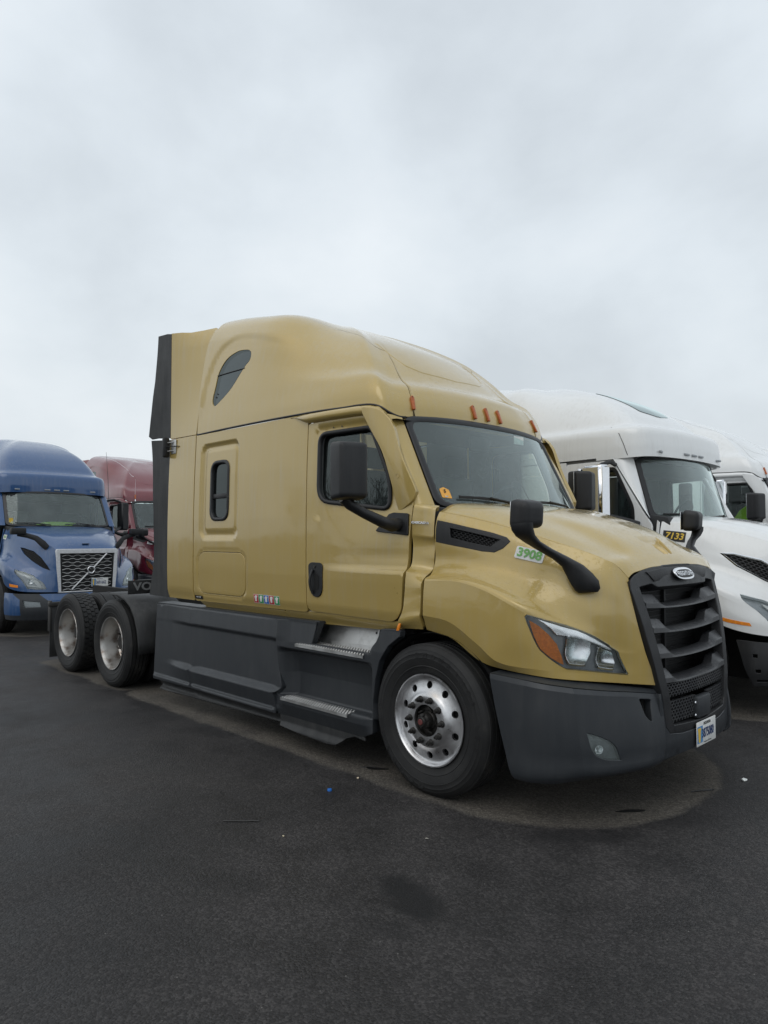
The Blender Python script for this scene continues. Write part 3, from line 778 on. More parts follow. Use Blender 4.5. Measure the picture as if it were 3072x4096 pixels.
def GX(y, z):      # grille front surface x(y, z)
    zz = (itp(z, [.35, .52, .75, .82, 1.0, 1.2, 1.40, 1.53], [1.300, 1.335, 1.338, 1.332, 1.312, 1.280, 1.232, 1.172]))
    return zz-.16*abs(y)**2.0*(1-0.15*abs(y)) if z < 1.45 else zz-.06*abs(y)**2-.05*abs(y)**4
def Fgr(y, z): return np.array((GX(y, z), y, z))
def cascadia(paint_, label, group=None, gold=True, loc=(0, 0, 0), detail=True):
    root = empty('semi_truck', loc)
    tag(root, label, 'truck', group)
    # ---- roof fairing: side skins and centre dome
    def Froof(u, t):
        p = ROOFr(u, t)
        # arched swage round the sleeper window
        return p
    ARC = [(-3.10,3.02),(-3.075,3.20),(-3.02,3.39),(-2.915,3.555),(-2.765,3.635),(-2.59,3.655),(-2.30,3.60),(-1.95,3.49),(-1.60,3.34)]
    ARC = smooth_open(ARC, 4); ARCP = ARC+[(-1.6, 2.5), (-3.1, 2.5)]
    def Fs(u, t):
        p = ROOFr(u, t)
        if u < 5.4 and t < 6.6 and t > 1:
            best = 9; q = np.array((p[0], p[2]))
            for a, b in zip(ARC[:-1], ARC[1:]):
                a = np.array(a); d = np.array(b)-a; k = min(1, max(0, ((q-a)@d)/(d@d))); best = min(best, float(np.linalg.norm(q-a-k*d)))
            if inpoly(tuple(q), ARCP): best = -best
            fade = sstep(-1.75, -2.5, p[0])*sstep(2.85, 3.15, p[2])
            p = p+np.array((0, .018, -.003))*sstep(-.035, .035, best)*-1.0*fade
        return p
    UW = [(0.502,2.686),(0.556,3.361),(0.617,4.027),(0.86,4.585),(1.225,4.872),(1.48,4.937),(1.782,4.89),(1.908,4.695),(1.891,4.357),(1.698,4.053),(1.263,3.144),(0.904,2.606),(0.655,2.281),(0.549,2.39)]
    UWs = smoothpoly(UW, 4)
    rs = patch('roof_side_panel', [(0,0),(12.2,0),(12.2,5.6),(10.5,5.8),(8.2,6.4),(5.9,7.0),(3,7.6),(0,7.7)], Fs, paint_, root, holes=[UWs], step=(.075,.13), flange=.04, bev=.003, flip=False)
    up = patch('upper_sleeper_window', shrink(UWs, .035), lambda u, t: Fs(u, t)+np.array((0, .004, 0)), TGLASS, rs, step=(.25,.25), flange=.01, bev=.002, flip=False)
    def onroof(a, b, n=8): return [Vector(Fs(a[0]+(b[0]-a[0])*k/n, a[1]+(b[1]-a[1])*k/n))+Vector((0, .001, 0)) for k in range(n+1)]
    tube('window_bar', onroof((.60, 3.86), (1.72, 4.02)), .006, SEAL, rs, 6)
    for q in ((.70, 2.95), (.66, 2.78)): tube('window_screw', [Fs(*q)+np.array((0, .003, 0)), Fs(*q)+np.array((0, -.004, 0))], .007, BLKP, rs, 8)
    mirror_tree(rs, root)
    gridmesh('roof_dome', ROOFr, [12.26]+lin(12.5, 17, 19), lin(0, 6.0, 49), paint_, root, True) if 0 else None
    # centre dome = everything above the side skins, plus the forehead
    V = []; Fc = []; NN = []
    us = lin(0, 17, 86); tmin = lambda u: float(np.interp(u, [0, 3, 5.9, 8.2, 10.5, 12.2, 12.25], [7.73, 7.63, 7.03, 6.43, 5.83, 5.63, 0])) if u < 12.25 else 0
    def dome(u, t):
        p = ROOF(u, t)
        return p
    nt_ = 40; R = []
    us = lin(0, 12.2, 70)+lin(12.24, 17, 34)
    for u in us:
        t0 = tmin(u); R.append([dome(u, t0+(10-t0)*k/nt_) for k in range(nt_+1)])
    for sg in (-1, 1):
        s = len(V)
        for r in R:
            for p in r: V.append((p[0], sg*p[1], p[2]))
        for i in range(len(R)-1):
            if abs(us[i]-12.2) < 1e-6:
                continue
            for j in range(nt_):
                q = [s+i*(nt_+1)+j, s+(i+1)*(nt_+1)+j, s+(i+1)*(nt_+1)+j+1, s+i*(nt_+1)+j+1]; Fc.append(q if sg > 0 else q[::-1])
    # stitch the step between the two zones : above t=5.63 columns meet
    ra = [ROOF(12.2, t) for t in lin(5.63, 10, 30)]; rb = [ROOF(12.24, t) for t in lin(5.63, 10, 30)]
    for sg in (-1, 1):
        s = len(V)
        for p in ra+rb: V.append((p[0], sg*p[1], p[2]))
        for j in range(29):
            q = [s+j, s+30+j, s+31+j, s+j+1]; Fc.append(q if sg > 0 else q[::-1])
    dm = mk('roof_dome', V, Fc, paint_, root, True)
    bm = bmesh.new(); bm.from_mesh(dm.data); bmesh.ops.remove_doubles(bm, verts=bm.verts[:], dist=3e-4); bmesh.ops.recalc_face_normals(bm, faces=bm.faces[:])
    bm.to_mesh(dm.data); bm.free(); dm.data.polygons.foreach_set('use_smooth', [True]*len(dm.data.polygons))
    NR = {}
    for r, u in zip(R, us):
        t0 = tmin(u)
        if t0 < 1: continue
        p = r[0]; n = fnorm(ROOF, u, t0, 2e-3, False); n = n if n[2] > 0 else -n
        NR[(round(p[0], 3), round(p[1], 3))] = n
    vn = [tuple(v.normal) for v in dm.data.vertices]
    for i, v in enumerate(dm.data.vertices):
        n = NR.get((round(v.co.x, 3), round(abs(v.co.y), 3)))
        if n is not None: vn[i] = (n[0], n[1]*(1 if v.co.y > 0 else -1), n[2])
    dm.data.normals_split_custom_set_from_vertices(vn)
    # raised blister outline on the dome
    RID = [(10.1,6.38),(10.9,6.22),(11.56,6.06),(12.44,5.42),(13.34,4.87),(14.38,4.63),(16.1,4.55),(17,4.5)]
    pts = []
    for k in np.linspace(0, len(RID)-1, 60):
        i = min(int(k), len(RID)-2); f = k-i; q = np.array(RID[i])*(1-f)+np.array(RID[i+1])*f; p = ROOF(*q); pts.append(p)
    full = [(p[0], -p[1], p[2]) for p in pts]+[(p[0], p[1], p[2]) for p in pts[::-1][1:]]
    tube('roof_swage', [(p[0]-.004, p[1], p[2]-.0125) for p in full], [.003+.013*sstep(0, 14, min(i, len(full)-1-i)) for i in range(len(full))], paint_, root, 10)
    # marker lights
    for (u, t, sg, sc) in ((12.246, 1.15, -1, 1), (12.246, 1.15, 1, 1), (16.09, .94, -1, 1), (17, .93, 1, 1), (16.09, .94, 1, 1)):
        p = ROOF(u, t); q = ROOF(min(u+.0, 17), t+.3); up_ = Vector((q[0]-p[0], (q[1]-p[1])*sg, q[2]-p[2])).normalized()
        e1 = ROOF(min(17, u+.05), t); e0 = ROOF(u-.05, t); sd_ = Vector((e1[0]-e0[0], (e1[1]-e0[1])*sg, e1[2]-e0[2])).normalized()
        nn = sd_.cross(up_); nn = nn if nn.x > 0 else -nn
        P = Vector((p[0], p[1]*sg, p[2]))
        sh = rc([(-.014, -.060), (.014, -.060), (.018, .045), (.009, .066), (-.009, .066), (-.018, .045)], .008, 3)
        mkl = prism('marker_light', sh, lambda a, b, s, P=P, sd_=sd_, up_=up_, nn=nn: P+sd_*a+up_*b+nn*(-.004 if s == 0 else .017), AMBERM, root, .004)
        box('lens_screw', (-.003, -.003, -.003), (.003, .003, .003), STEEL, mkl).location = P+up_*.052+nn*.018
    # ---- black drip seam along the roof joint
    dpts = [ROOF(u, 0) for u in lin(0, 11.6, 60)]
    for sg in (-1, 1):
        tube('roof_seal', [(p[0], sg*(p[1]-.002), p[2]-.006) for p in dpts], .009, SEAL, root, 6)
    # ---- sleeper side
    sl = patch('sleeper_side_panel', rc([(-3.157,1.098),(-3.157,2.740),(-1.30,2.733),(-1.30,2.692),(-1.366,2.670),(-1.366,1.115)], [.03,.005,.004,.004,.004,.03]), Fsleeper, paint_, root,
               holes=[SLW, rc([(-3.077,1.176),(-3.077,1.590),(-2.236,1.590),(-2.236,1.176)], .125, 5)], step=(.022,.022), flange=.03, flip=False)
    patch('luggage_hatch', rc([(-3.065,1.188),(-3.065,1.578),(-2.248,1.578),(-2.248,1.188)], .113, 5), lambda x, z: Fsleeper(x, z)+np.array((0, -.002, 0)), paint_, sl, step=(.09,.09), flange=.03)
    fr = ring('sleeper_window_frame', SLW, SLWI, Fside(-.014), SEAL, sl, .014, .02)
    patch('sleeper_window', SLWI, Fside(-.030), TGLASS, sl, step=(.08,.08), flange=.0)
    box('window_bar', (-2.84, -1.158, 2.095), (-2.57, -1.138, 2.140), SEAL, sl, .004)
    mirror_tree(sl, root)
    # cab strip above the door + eyebrow gutter
    cs = patch('cab_side_rail', [(-1.296,2.733),(-.95,2.729),(-.80,2.730),(-.68,2.722),(-.60,2.70),(-.55,2.655),(-.53,2.61),(-.66,2.61),(-.70,2.655),(-1.296,2.656)][::1], Fside(-.002), paint_, root, step=(.06,.06), flange=.03)
    mirror(cs, root)
    gp = [(-1.60, 0), (-1.25, 1), (-.95, 1), (-.72, .9), (-.60, .4), (-.545, .1)]
    def gut(sg):
        V = []; Fc = []; xs = lin(-1.60, -.56, 30)
        for x in xs:
            k = sstep(-1.60, -1.32, x)*sstep(-.50, -.72, x); zt = (itp(x, [-1.6, -.95, -.80, -.68, -.60, -.55], [2.735, 2.731, 2.731, 2.724, 2.70, 2.655])); y = SW(x, zt)
            h_ = .062*k+.006
            for dy, dz in ((.0, 0), (.028*k+.002, -.010), (.042*k+.003, -.5*h_), (.036*k+.003, -h_), (.0, -h_-.012*k)): V.append((x, sg*(y+dy), zt+dz))
        n = 5
        for i in range(len(xs)-1):
            for j in range(n-1):
                q = [i*n+j, (i+1)*n+j, (i+1)*n+j+1, i*n+j+1]; Fc.append(q if sg > 0 else q[::-1])
        return mk('door_gutter', V, Fc, paint_, root, True)
    gut(-1); gut(1)
    # ---- door
    DOOR = [(-1.345,1.128),(-.36,1.124),(-.305,1.150),(-.262,1.205),(-.244,1.43),(-.246,1.54),(-.246,1.75),(-.252,1.96),(-.33,2.20),(-.50,2.48),(-.64,2.648),(-1.35,2.650)]
    DOOR = rc([(-1.350,1.128)]+DOOR[1:-1]+[(-1.350,2.648)], [.05,.02,.02,.03,.01,.01,.01,.03,.02,.02,.03,.02], 3)
    dr = patch('door', DOOR, Fdoor, paint_, root, holes=[DW], step=(.035,.035), flange=.03)
    DWI = shrink(DW, .030)
    ring('door_window_frame', shrink(DW, -.003), DWI, Fside(-.004), SEAL, dr, .012, .02)
    patch('door_window', DWI, lambda x, z: np.array((x, -(1.150-.098*(x+1.22)/.8-.035*(z-1.9)/.65), z)), DGLASS, dr, step=(.08,.08), flange=0)
    # handle
    HP = rc([(-1.335,1.50),(-1.312,1.518),(-1.225,1.516),(-1.205,1.498),(-1.208,1.31),(-1.225,1.262),(-1.262,1.245),(-1.298,1.258),(-1.328,1.31)], .02, 3)
    HP = [(-1.313+(x+1.335)*1.31, z) for x, z in HP]
    hb = patch('door_handle', HP, Fside(.010), BLACK, dr, step=(.03,.03), flange=.012, bev=.004)
    def hgrip():
        zs = lin(1.272, 1.462, 16); xc = -1.252
        tube('handle_grip', [(xc+.010*sin((z-1.27)/.19*pi)*-1, -SW(xc, z)-.016-.022*sin((z-1.272)/.19*pi), z) for z in zs], [(.013, .010)]*16, BLACK, dr, 10)
    hgrip()
    patch('handle_pocket', rc([(-1.235,1.30),(-1.235,1.44),(-1.178,1.42),(-1.180,1.31)], .02, 3), Fside(.0125), DARK, dr, step=(.04,.04), flange=0)
    lk = lathe('door_lock', [(0, 0), (.012, 0), (.013, .004)], STEEL, dr, 16); lk.location = (-1.235, -SW(-1.235, 1.49)-.016, 1.488)
    for xx, zz in ((-1.045, 2.588), (-.955, 2.588)):
        s_ = lathe('screw', [(0, -.004), (.006, -.003), (.007, 0)], STEEL, dr, 10); s_.location = (xx, -SW(xx, zz)-.001, zz)
    mirror_tree(dr, root)
    # rocker below the cab
    def Frock(x, z): return np.array((x, -SW(x, 1.1)+.012+.045*sstep(1.115, 1.02, z), z))
    rk = patch('rocker_panel', rc([(-3.10,1.098),(-3.00,1.004),(-1.72,1.008),(-1.70,1.098)], .02), Frock, paint_, root, step=(.08,.02), flange=.02)
    rk2 = patch('rocker_panel', rc([(-1.692,1.098),(-1.712,1.008),(-1.1,1.030),(-.30,1.055),(-.27,1.122),(-1.3,1.12)], .01), Frock, paint_, root, step=(.08,.02), flange=.02)
    mirror(rk, root); mirror(rk2, root)
    am = prism('side_marker_light', [(-.272,1.121),(-.250,1.121),(-.268,1.068),(-.296,1.066)], lambda a, b, s: (a, -1.20-(.012 if s else 0), b), AMBER, root, .003); mirror(am, root)
    # ---- cowl panel between door and hood
    CN = [
     [(-.205,1.055,1.962),(-.13,1.030,1.952),(-.075,.992,1.940)],
     [(-.212,1.110,1.955),(-.13,1.078,1.940),(-.072,1.028,1.925)],
     [(-.214,1.134,1.885),(-.14,1.100,1.870),(-.066,1.052,1.850)],
     [(-.222,1.136,1.735),(-.14,1.104,1.722),(-.064,1.066,1.712)],
     [(-.224,1.128,1.705),(-.14,1.092,1.697),(-.064,1.052,1.690)],
     [(-.224,1.126,1.60),(-.14,1.092,1.595),(-.064,1.060,1.590)],
     [(-.226,1.142,1.525),(-.14,1.105,1.515),(-.066,1.072,1.500)],
     [(-.232,1.185,1.480),(-.15,1.168,1.470),(-.070,1.140,1.455)],
     [(-.232,1.192,1.430),(-.15,1.188,1.425),(-.072,1.182,1.420)],
     [(-.234,1.202,1.300),(-.15,1.200,1.310),(-.072,1.198,1.32)],
     [(-.250,1.212,1.19),(-.155,1.208,1.21),(-.072,1.204,1.215)],
     [(-.292,1.215,1.12),(-.17,1.212,1.155),(-.074,1.208,1.180)],
     [(-.300,1.170,1.080),(-.175,1.168,1.088),(-.076,1.166,1.092)]]
    CNs = Surf(CN, (), (3,7))
    cw = patch('cowl_panel', [(0.14,0),(1.93,0),(1.93,12),(0.14,12)], lambda u, v: (lambda p: np.array((p[0], -p[1], p[2])))(CNs(u, v)), paint_, root, step=(.2,.2), flange=.03, flip=True)
    cw = bpy.context.scene.objects[cw.name]
    mirror(cw, root)
    if gold: text('model_lettering', 'CASCADIA', .021, CHROME, root, (-.150, -1.117, 1.822), (1, .46, -.06), (0, 0, 1), .0025, .0009, .1, 1.25)
    # ---- hood side
    hs = patch('hood_side', [(0,0),(7,0),(7,11),(3.05,11),(0,11)], HSr, paint_, root, holes=[HEADLIGHT, VENTP], step=(.14,.14), flange=.03, bev=.003, flip=True, lines=[[(.06,7),(3.22,7)],[(.06,10),(6.94,10)]])
    # headlight
    hl = patch('headlight', shrink(HEADLIGHT, .05), lambda u, v: HSr(u, v), LENS, root, step=(.25,.25), flange=.02, bev=.006, flip=True, off=.004)
    def HB(u, v):
        p = HSr(u, v); n = fnorm(HSr, u, v, 1e-3, True); return p-n*.055
    patch('lamp_housing', shrink(HEADLIGHT, -.03), HB, LAMPG, hl, step=(.35,.35), flange=0, flip=True)
    n_ = len(HEADLIGHT)
    V = []; Fc = []
    HD = subdiv([(a*7, b*7) for a, b in HEADLIGHT], 1.0); HD = [(a/7, b/7) for a, b in HD]
    for q in HD: V += [HSr(*q)-fnorm(HSr, *q, 1e-3, True)*.002, HB(*q)]
    for i in range(len(HD)): Fc.append([2*i, 2*i+1, 2*((i+1) % len(HD))+1, 2*((i+1) % len(HD))])
    mk('lamp_housing_wall', V, Fc, BLACK, hl)
    patch('turn_signal', AMBERP, lambda u, v: HSr(u, v)-fnorm(HSr, u, v, 1e-3, True)*.010, AMBER, hl, step=(.25,.25), flange=.012, bev=.004, flip=True)
    def bowl(u, v, r, tilt=0):
        p = HSr(u, v)-fnorm(HSr, u, v, 1e-3, True)*.012
        o = lathe('reflector', [(r, 0), (r*.93, .014), (r*.75, .032), (r*.45, .046), (.012, .052), (.010, .035), (0, .034)], REFLM, hl, 28, 'x', 25)
        o.location = p; o.rotation_euler = (0, 0, radians(180-38)); return o
    for pts, d0 in (([(4.62,6.95),(5.22,6.95),(5.30,7.6),(5.22,8.35),(4.85,8.42),(4.70,7.9)], 0), ([(5.48,7.15),(5.88,7.25),(5.98,7.9),(5.95,8.45),(5.62,8.42),(5.52,7.9)], 0)):
        c_ = np.mean(np.array(pts), 0)
        def FR(u, v, c_=c_): 
            r2 = ((u-c_[0])/.34)**2+((v-c_[1])/.8)**2
            return HSr(u, v)-fnorm(HSr, u, v, 1e-3, True)*(.050-.030*min(1.3, r2)-.016*(v-c_[1]))
        patch('reflector', rc(pts, .08, 3), FR, REFLM, hl, step=(.08,.16), flange=.012, bev=.003, flip=True)
    bulb(5.0, 7.6) if 0 else None
    # bright upper wing inside the lamp
    patch('lamp_wing', [(3.75,6.75),(4.15,6.10),(4.75,5.85),(5.3,5.98),(5.70,6.5),(5.82,7.05),(5.4,7.05),(4.9,7.08),(4.35,7.25)], lambda u, v: HSr(u, v)-fnorm(HSr, u, v, 1e-3, True)*.020, REFLM, hl, step=(.3,.3), flange=.01, bev=.004, flip=True)
    mirror_tree(hl, root)
    # side vent
    def VB(d): return lambda u, v: HSr(u, v)-fnorm(HSr, u, v, 1e-3, True)*d
    vf = patch('side_vent', VENTP, VB(-.004), BLACK, hs, holes=[VENTIN], step=(.15,.2), flange=.03, bev=.003, flip=True)
    patch('vent_backing', shrink(VENTP, .02), VB(.045), DARK, hs, step=(.3,.4), flange=0, flip=True)
    VI = VENTIN
    def F2(u, v): return VB(.012)(u, v)
    honeycomb('vent_mesh', lambda u, v: VB(.014)(u, v), .42, 1.92, 1.40, 2.45, 12, 6, BLACK, hs, inside=lambda p: inpoly(p, VI), w=.16, depth=-.012)
    if gold:
        SP = [(2.40,1.64),(3.10,1.40),(3.06,2.27),(2.35,2.56)]
        c0 = [np.array(HSr(*q)) for q in SP]; ctr = sum(c0)/4; nn = fnorm(HSr, 2.73, 1.97, 1e-3, True)
        xd = (c0[1]+c0[2]-c0[0]-c0[3]); X_ = xd/np.linalg.norm(xd); Y_ = c0[0]+c0[1]-c0[2]-c0[3]; Y_ = Y_-X_*(Y_@X_); Y_ = Y_/np.linalg.norm(Y_)
        prism('number_sticker', rc([(-.094,-.040),(.094,-.040),(.094,.040),(-.094,.040)], .012, 3), lambda a, b, s: ctr+X_*a+Y_*b+nn*((.0105 if s else .0)-abs(a)*.02), WHITE, hs)
        text('number', '3908', .080, GREENP, hs, ctr+nn*.0115, xd, (c0[0]+c0[1]-c0[2]-c0[3]), .0012, .0022, 0, 1.03)
    hs2 = mirror(hs, root)
    for ch in list(hs.children):
        if ch.name.split('.')[0] in ('side_vent', 'vent_backing', 'vent_mesh'):
            d = ch.copy(); COL.objects.link(d); d.parent = hs2
    # ---- hood top, with the air scoop pressed into it
    def scoop(x, y):
        hw = .15-.62*max(0, x-.97); inside = sstep(.965, .985, x)*sstep(1.115, 1.100, x)*sstep(hw+.006, hw-.006, abs(y))
        fin = sstep(.022, .006, abs(y-.02))*sstep(.97, 1.08, x)
        return .034*inside*(1-fin)*sstep(.96, 1.06, x) if 0 else .030*inside*(1-.9*fin)
    U = lin(0, 4.6, 36)+lin(4.65, 6.6, 60)+lin(6.65, 7, 8); Vv = lin(0, .8, 40)+lin(.84, 4.925, 36)
    V = []; Fc = []
    m = len(Vv)
    full_v = [-v for v in Vv[::-1][:-1]]+Vv; mm = len(full_v)
    for u in U:
        for v in full_v:
            p = HTs(u, abs(v)); y_ = -p[1] if v > 0 else p[1]; V.append((p[0], y_, p[2]-scoop(p[0], y_)))
    for i in range(len(U)-1):
        for j in range(mm-1): Fc.append([i*mm+j, i*mm+j+1, (i+1)*mm+j+1, (i+1)*mm+j])
    ht = mk('hood_top', V, Fc, paint_, root, True)
    bm = bmesh.new(); bm.from_mesh(ht.data); bmesh.ops.recalc_face_normals(bm, faces=bm.faces[:])
    if sum(f.normal.z for f in bm.faces) < 0: bmesh.ops.reverse_faces(bm, faces=bm.faces[:])
    bm.to_mesh(ht.data); bm.free(); ht.data.polygons.foreach_set('use_smooth', [True]*len(ht.data.polygons))
    so = ht.modifiers.new('thickness', 'SOLIDIFY'); so.thickness = .02; so.offset = -1
    # ---- grille frame
    GO = [(-.66,1.452),(-.60,1.480),(-.50,1.506),(-.38,1.522),(-.20,1.530),(0,1.533),(.20,1.530),(.38,1.522),(.50,1.506),(.60,1.480),(.66,1.452),(.605,1.12),(.545,.845),(.515,.72),(.485,.565),(.44,.520),(.30,.502),(0,.497),(-.30,.502),(-.44,.520),(-.485,.565),(-.515,.72),(-.545,.845),(-.605,1.12)]
    GI = rc([(-.575,1.415),(-.42,1.432),(-.38,1.408),(.38,1.408),(.42,1.432),(.575,1.415),(.525,1.10),(.475,.84),(.445,.70),(.43,.60),(.40,.555),(0,.535),(-.40,.555),(-.43,.60),(-.445,.70),(-.475,.84),(-.525,1.10)], .015, 2)
    gf = patch('grille_frame', GO, Fgr, BLACK, root, holes=[GI], step=(.05,.05), flange=.06, bev=.006)
    # dark radiator behind
    rd = box('radiator', (1.02, -.60, .52), (1.06, .60, 1.44), RADM, root)
    box('radiator_post', (1.062, -.012, .52), (1.085, .012, 1.44), BLACK, rd)
    for k in range(26): box('radiator_fin', (1.0605, -.58, .56+k*.033), (1.066, .58, .566+k*.033), BLACK, rd)
    for sg in (-1, 1):
        mk('grille_cheek', [(1.05, sg*.60, 1.44), (1.05, sg*.49, .52), (1.23, sg*.455, .56), (1.23, sg*.49, .84), (1.15, sg*.585, 1.42)], [[0, 1, 2, 3, 4]], BLACK, root)
    # slats
    for (zb, hw) in ((1.282, .548), (1.131, .525), (.976, .50), (.826, .475)):
        V = []; Fc = []; ys = lin(-hw, hw, 41)
        for y in ys:
            a = abs(y); xf = 1.344-.42*(zb-.9)**2*.9-.03*(zb-.9)-.30*a*a
            xf = GX(y, zb)-.002-.020*(1-(a/hw)**2)
            hgt = .026+.056*sstep(.30, .385, a); dep = .055
            zl = zb-.018*(1-(a/hw)**2)
            V += [(xf, y, zl), (xf-.004, y, zl+hgt*.35), (xf-.030-hgt*.28, y, zl+hgt), (xf-.045-dep, y, zl+hgt*.9), (xf-.02-dep, y, zl-.004)]
        n = 5
        for i in range(40):
            for j in range(n): Fc.append([i*n+j, i*n+(j+1) % n, (i+1)*n+(j+1) % n, (i+1)*n+j])
        s_ = mk('slat', V, Fc, SLATM, root); bm = bmesh.new(); bm.from_mesh(s_.data); bmesh.ops.recalc_face_normals(bm, faces=bm.faces[:]); bm.to_mesh(s_.data); bm.free(); autosmooth(s_, 30)
    # lower meshes
    FM = lambda y, z: np.array((GX(y, z)-.022, y, z))
    honeycomb('grille_mesh', FM, -.46, .46, .735, .80, 26, 4, SLATM, root, w=.34, depth=.018)
    honeycomb('grille_mesh', FM, -.42, -.105, .575, .69, 9, 6, SLATM, root, w=.34, depth=.018)
    honeycomb('grille_mesh', FM, .11, .42, .575, .69, 9, 6, SLATM, root, w=.34, depth=.018)
    rdr = box('radar_cover', (1.29, -.105, .553), (1.342, .100, .690), SKIRT, root, .012)
    for yy, zz in ((-.112, .655), (-.112, .575)):
        b_ = lathe('bolt', [(0, .008), (.008, .006), (.010, 0)], CHROME, rdr, 10, 'x'); b_.location = (1.325, yy, zz)
    # header plate of the grille + emblem
    hp = prism('grille_header', [(-.40,1.440),(-.47,1.500),(-.20,1.522),(0,1.524),(.20,1.522),(.47,1.500),(.40,1.440)], lambda a, b, s: (GX(a, b)+(.012 if s else -.02), a, b), BLACK, root, .004)
    if gold or detail:
        def Eo(a, b, s): return (GX(a, 1.478)+.012-(b-1.478)*.62+(.016 if s else 0), a, b)
        el = [( .140*(abs(cos(t))**.75)*(1 if cos(t) >= 0 else -1), 1.478+.039*(abs(sin(t))**.8)*(1 if sin(t) >= 0 else -1)) for t in lin(0, 2*pi, 41)[:-1]]
        em = prism('emblem', el, Eo, CHROME, root, .004)
        prism('emblem_field', [(a*.84, 1.478+(b-1.478)*.66) for a, b in el], lambda a, b, s: (Eo(a, b, 1)[0]+(.004 if s else -.004), a, b), BLKP, em)
        text('emblem_lettering', 'FREIGHTLINER', .044, CHROME, em, (GX(0, 1.478)+.034, 0, 1.4775), (0, 1, 0), (-.6, 0, 1), .0015, .0008, 0, .84)
    # ---- bumper
    FOG = [(5.181,2.159),(5.614,2.262),(6.021,2.418),(6.204,2.594),(6.29,2.819),(6.391,3.187),(5.8,3.075),(5.404,2.906),(5.255,2.691)]
    SLOT = [(7.22,1.04),(7.784,1.04),(7.742,1.403),(7.762,1.96),(7.581,1.873),(7.422,1.676)]
    bp_ = patch('bumper', [(0,0),(9,0),(9,5),(0,5)], BNr, SKIRT, root, holes=[rc(FOG, .06, 2), rc(SLOT, .1, 2)], step=(.2,.25), flange=.05, bev=.006, flip=True, lines=[[(4,.1),(4,4.9)],[(.1,1),(3.95,1)],[(4.05,1),(7.1,1)],[(7.9,1),(8.9,1)]])
    fg = patch('fog_lamp', shrink(rc(FOG, .06, 2), .04), BNr, FOGL, bp_, step=(.3,.3), flange=.01, flip=True, off=-.004)
    patch('fog_lamp_housing', shrink(rc(FOG, .06, 2), -.03), lambda u, v: BNr(u, v)-fnorm(BNr, u, v, 1e-3, True)*.035, LAMPG, bp_, step=(.3,.3), flange=0, flip=True)
    fr_ = lathe('fog_reflector', [(.026, 0), (.022, .010), (.010, .018), (0, .018)], REFLM, bp_, 20, 'x'); q = BNr(5.57, 2.70)-fnorm(BNr, 5.57, 2.70, 1e-3, True)*.006; fr_.location = q; fr_.rotation_euler = (0, 0, radians(145))
    patch('slot_backing', shrink(SLOT, -.06), lambda u, v: BNr(u, v)-fnorm(BNr, u, v, 1e-3, True)*.06, DARK, bp_, step=(.4,.4), flange=0, flip=True)
    mirror_tree(bp_, root)
    def LEDGE(u, v):
        a = BNs(u*9/7, 0); b = HSs(3.0+4*min(1, (a[0]-.60)/.66 if a[0] > .60 else 0), 11); k = v
        q = a*(1-k)+np.array((b[0]-.01, b[1]-.025, a[2]+.028))*k; q[2] = a[2]+.006+.016*k
        return np.array((q[0], -q[1], q[2]))
    le = gridmesh('bumper_ledge', LEDGE, lin(0, 7, 40), lin(0, 1, 4), SKIRT, root); mirror(le, root)
    # centre of the bumper under the grille
    def BC(y, z):
        x = (itp(z, [.34, .37, .43, .60], [1.300, 1.322, 1.336, 1.336]))-.17*y*y*(1-.1*abs(y)); return np.array((x, y, z))
    patch('bumper_centre', [(-.535,.352),(-.535,.765),(-.519,.765),(-.488,.560),(-.44,.512),(-.30,.493),(0,.488),(.30,.493),(.44,.512),(.488,.560),(.519,.765),(.535,.765),(.535,.352),(.3,.372),(0,.378),(-.3,.372)], BC, SKIRT, root, step=(.05,.05), flange=.05, bev=.006)
    # licence plate
    pl = box('licence_plate', (1.3415, -.150, .382), (1.3465, .155, .534), WHITE, root, .0015)
    if gold:
        prism('plate_band', [(-.145, .40), (-.06, .40), (-.06, .505), (-.145, .505)], lambda a, b, s: (1.3472+(.0004 if s else -.001), a, b), LBLUEP, pl)
        prism('plate_torch', rc([(-.128, .405), (-.100, .405), (-.095, .47), (-.085, .495), (-.14, .495), (-.133, .47)], .008, 2), lambda a, b, s: (1.3478+(.0005 if s else -.001), a, b), YELP, pl)
        text('plate_number', '3875080', .082, BLUEP, pl, (1.3486, .020, .452), (0, 1, 0), (0, 0, 1), .0004, .0012, 0, .68)
        text('plate_state', 'INDIANA', .028, BLKP, pl, (1.3486, .010, .514), (0, 1, 0), (0, 0, 1), .0003, .0003)
        text('plate_motto', 'Crossroads of America', .013, BLKP, pl, (1.3486, .012, .397), (0, 1, 0), (0, 0, 1), .0003)
    # ---- windshield
    def WS(a, t):      # a in -1..1 across, t 0 bottom .. 1 top
        hw = .948-.020*t; y = hw*a; xc = .030+(-.402-.030)*t; xe = -.150+(-.500+.150)*t
        k = abs(a)**2.6; z = (1.90+(2.664-1.90)*t)*(1-k)+(1.945+(2.634-1.945)*t)*k
        return np.array((xc*(1-k)+xe*k, y, z))
    wo = rc([(-1,0),(-1,1),(1,1),(1,0)], .10, 5); wo = [(a, b) for a, b in wo]
    wo = subdiv(wo, .08)
    wi = [(a*.945, .495+(b-.5)*.895) for a, b in wo]
    def ringx(name, outer, inner, F, m__, off, th):
        V = []; Fc = []
        for a, b in zip(outer, inner):
            po, pi_ = F(*a), F(*b); n1 = fnorm(F, b[0]*.99, min(.99, max(.01, b[1])), 1e-3, False)
            if n1[0] < 0: n1 = -n1
            V += [po-n1*th, po+n1*off*.5, po*.75+pi_*.25+n1*off, po*.3+pi_*.7+n1*off, pi_+n1*off*.3, pi_-n1*th]
        n = len(outer)
        for i in range(n):
            for k in range(5): Fc.append([i*6+k, i*6+k+1, ((i+1) % n)*6+k+1, ((i+1) % n)*6+k])
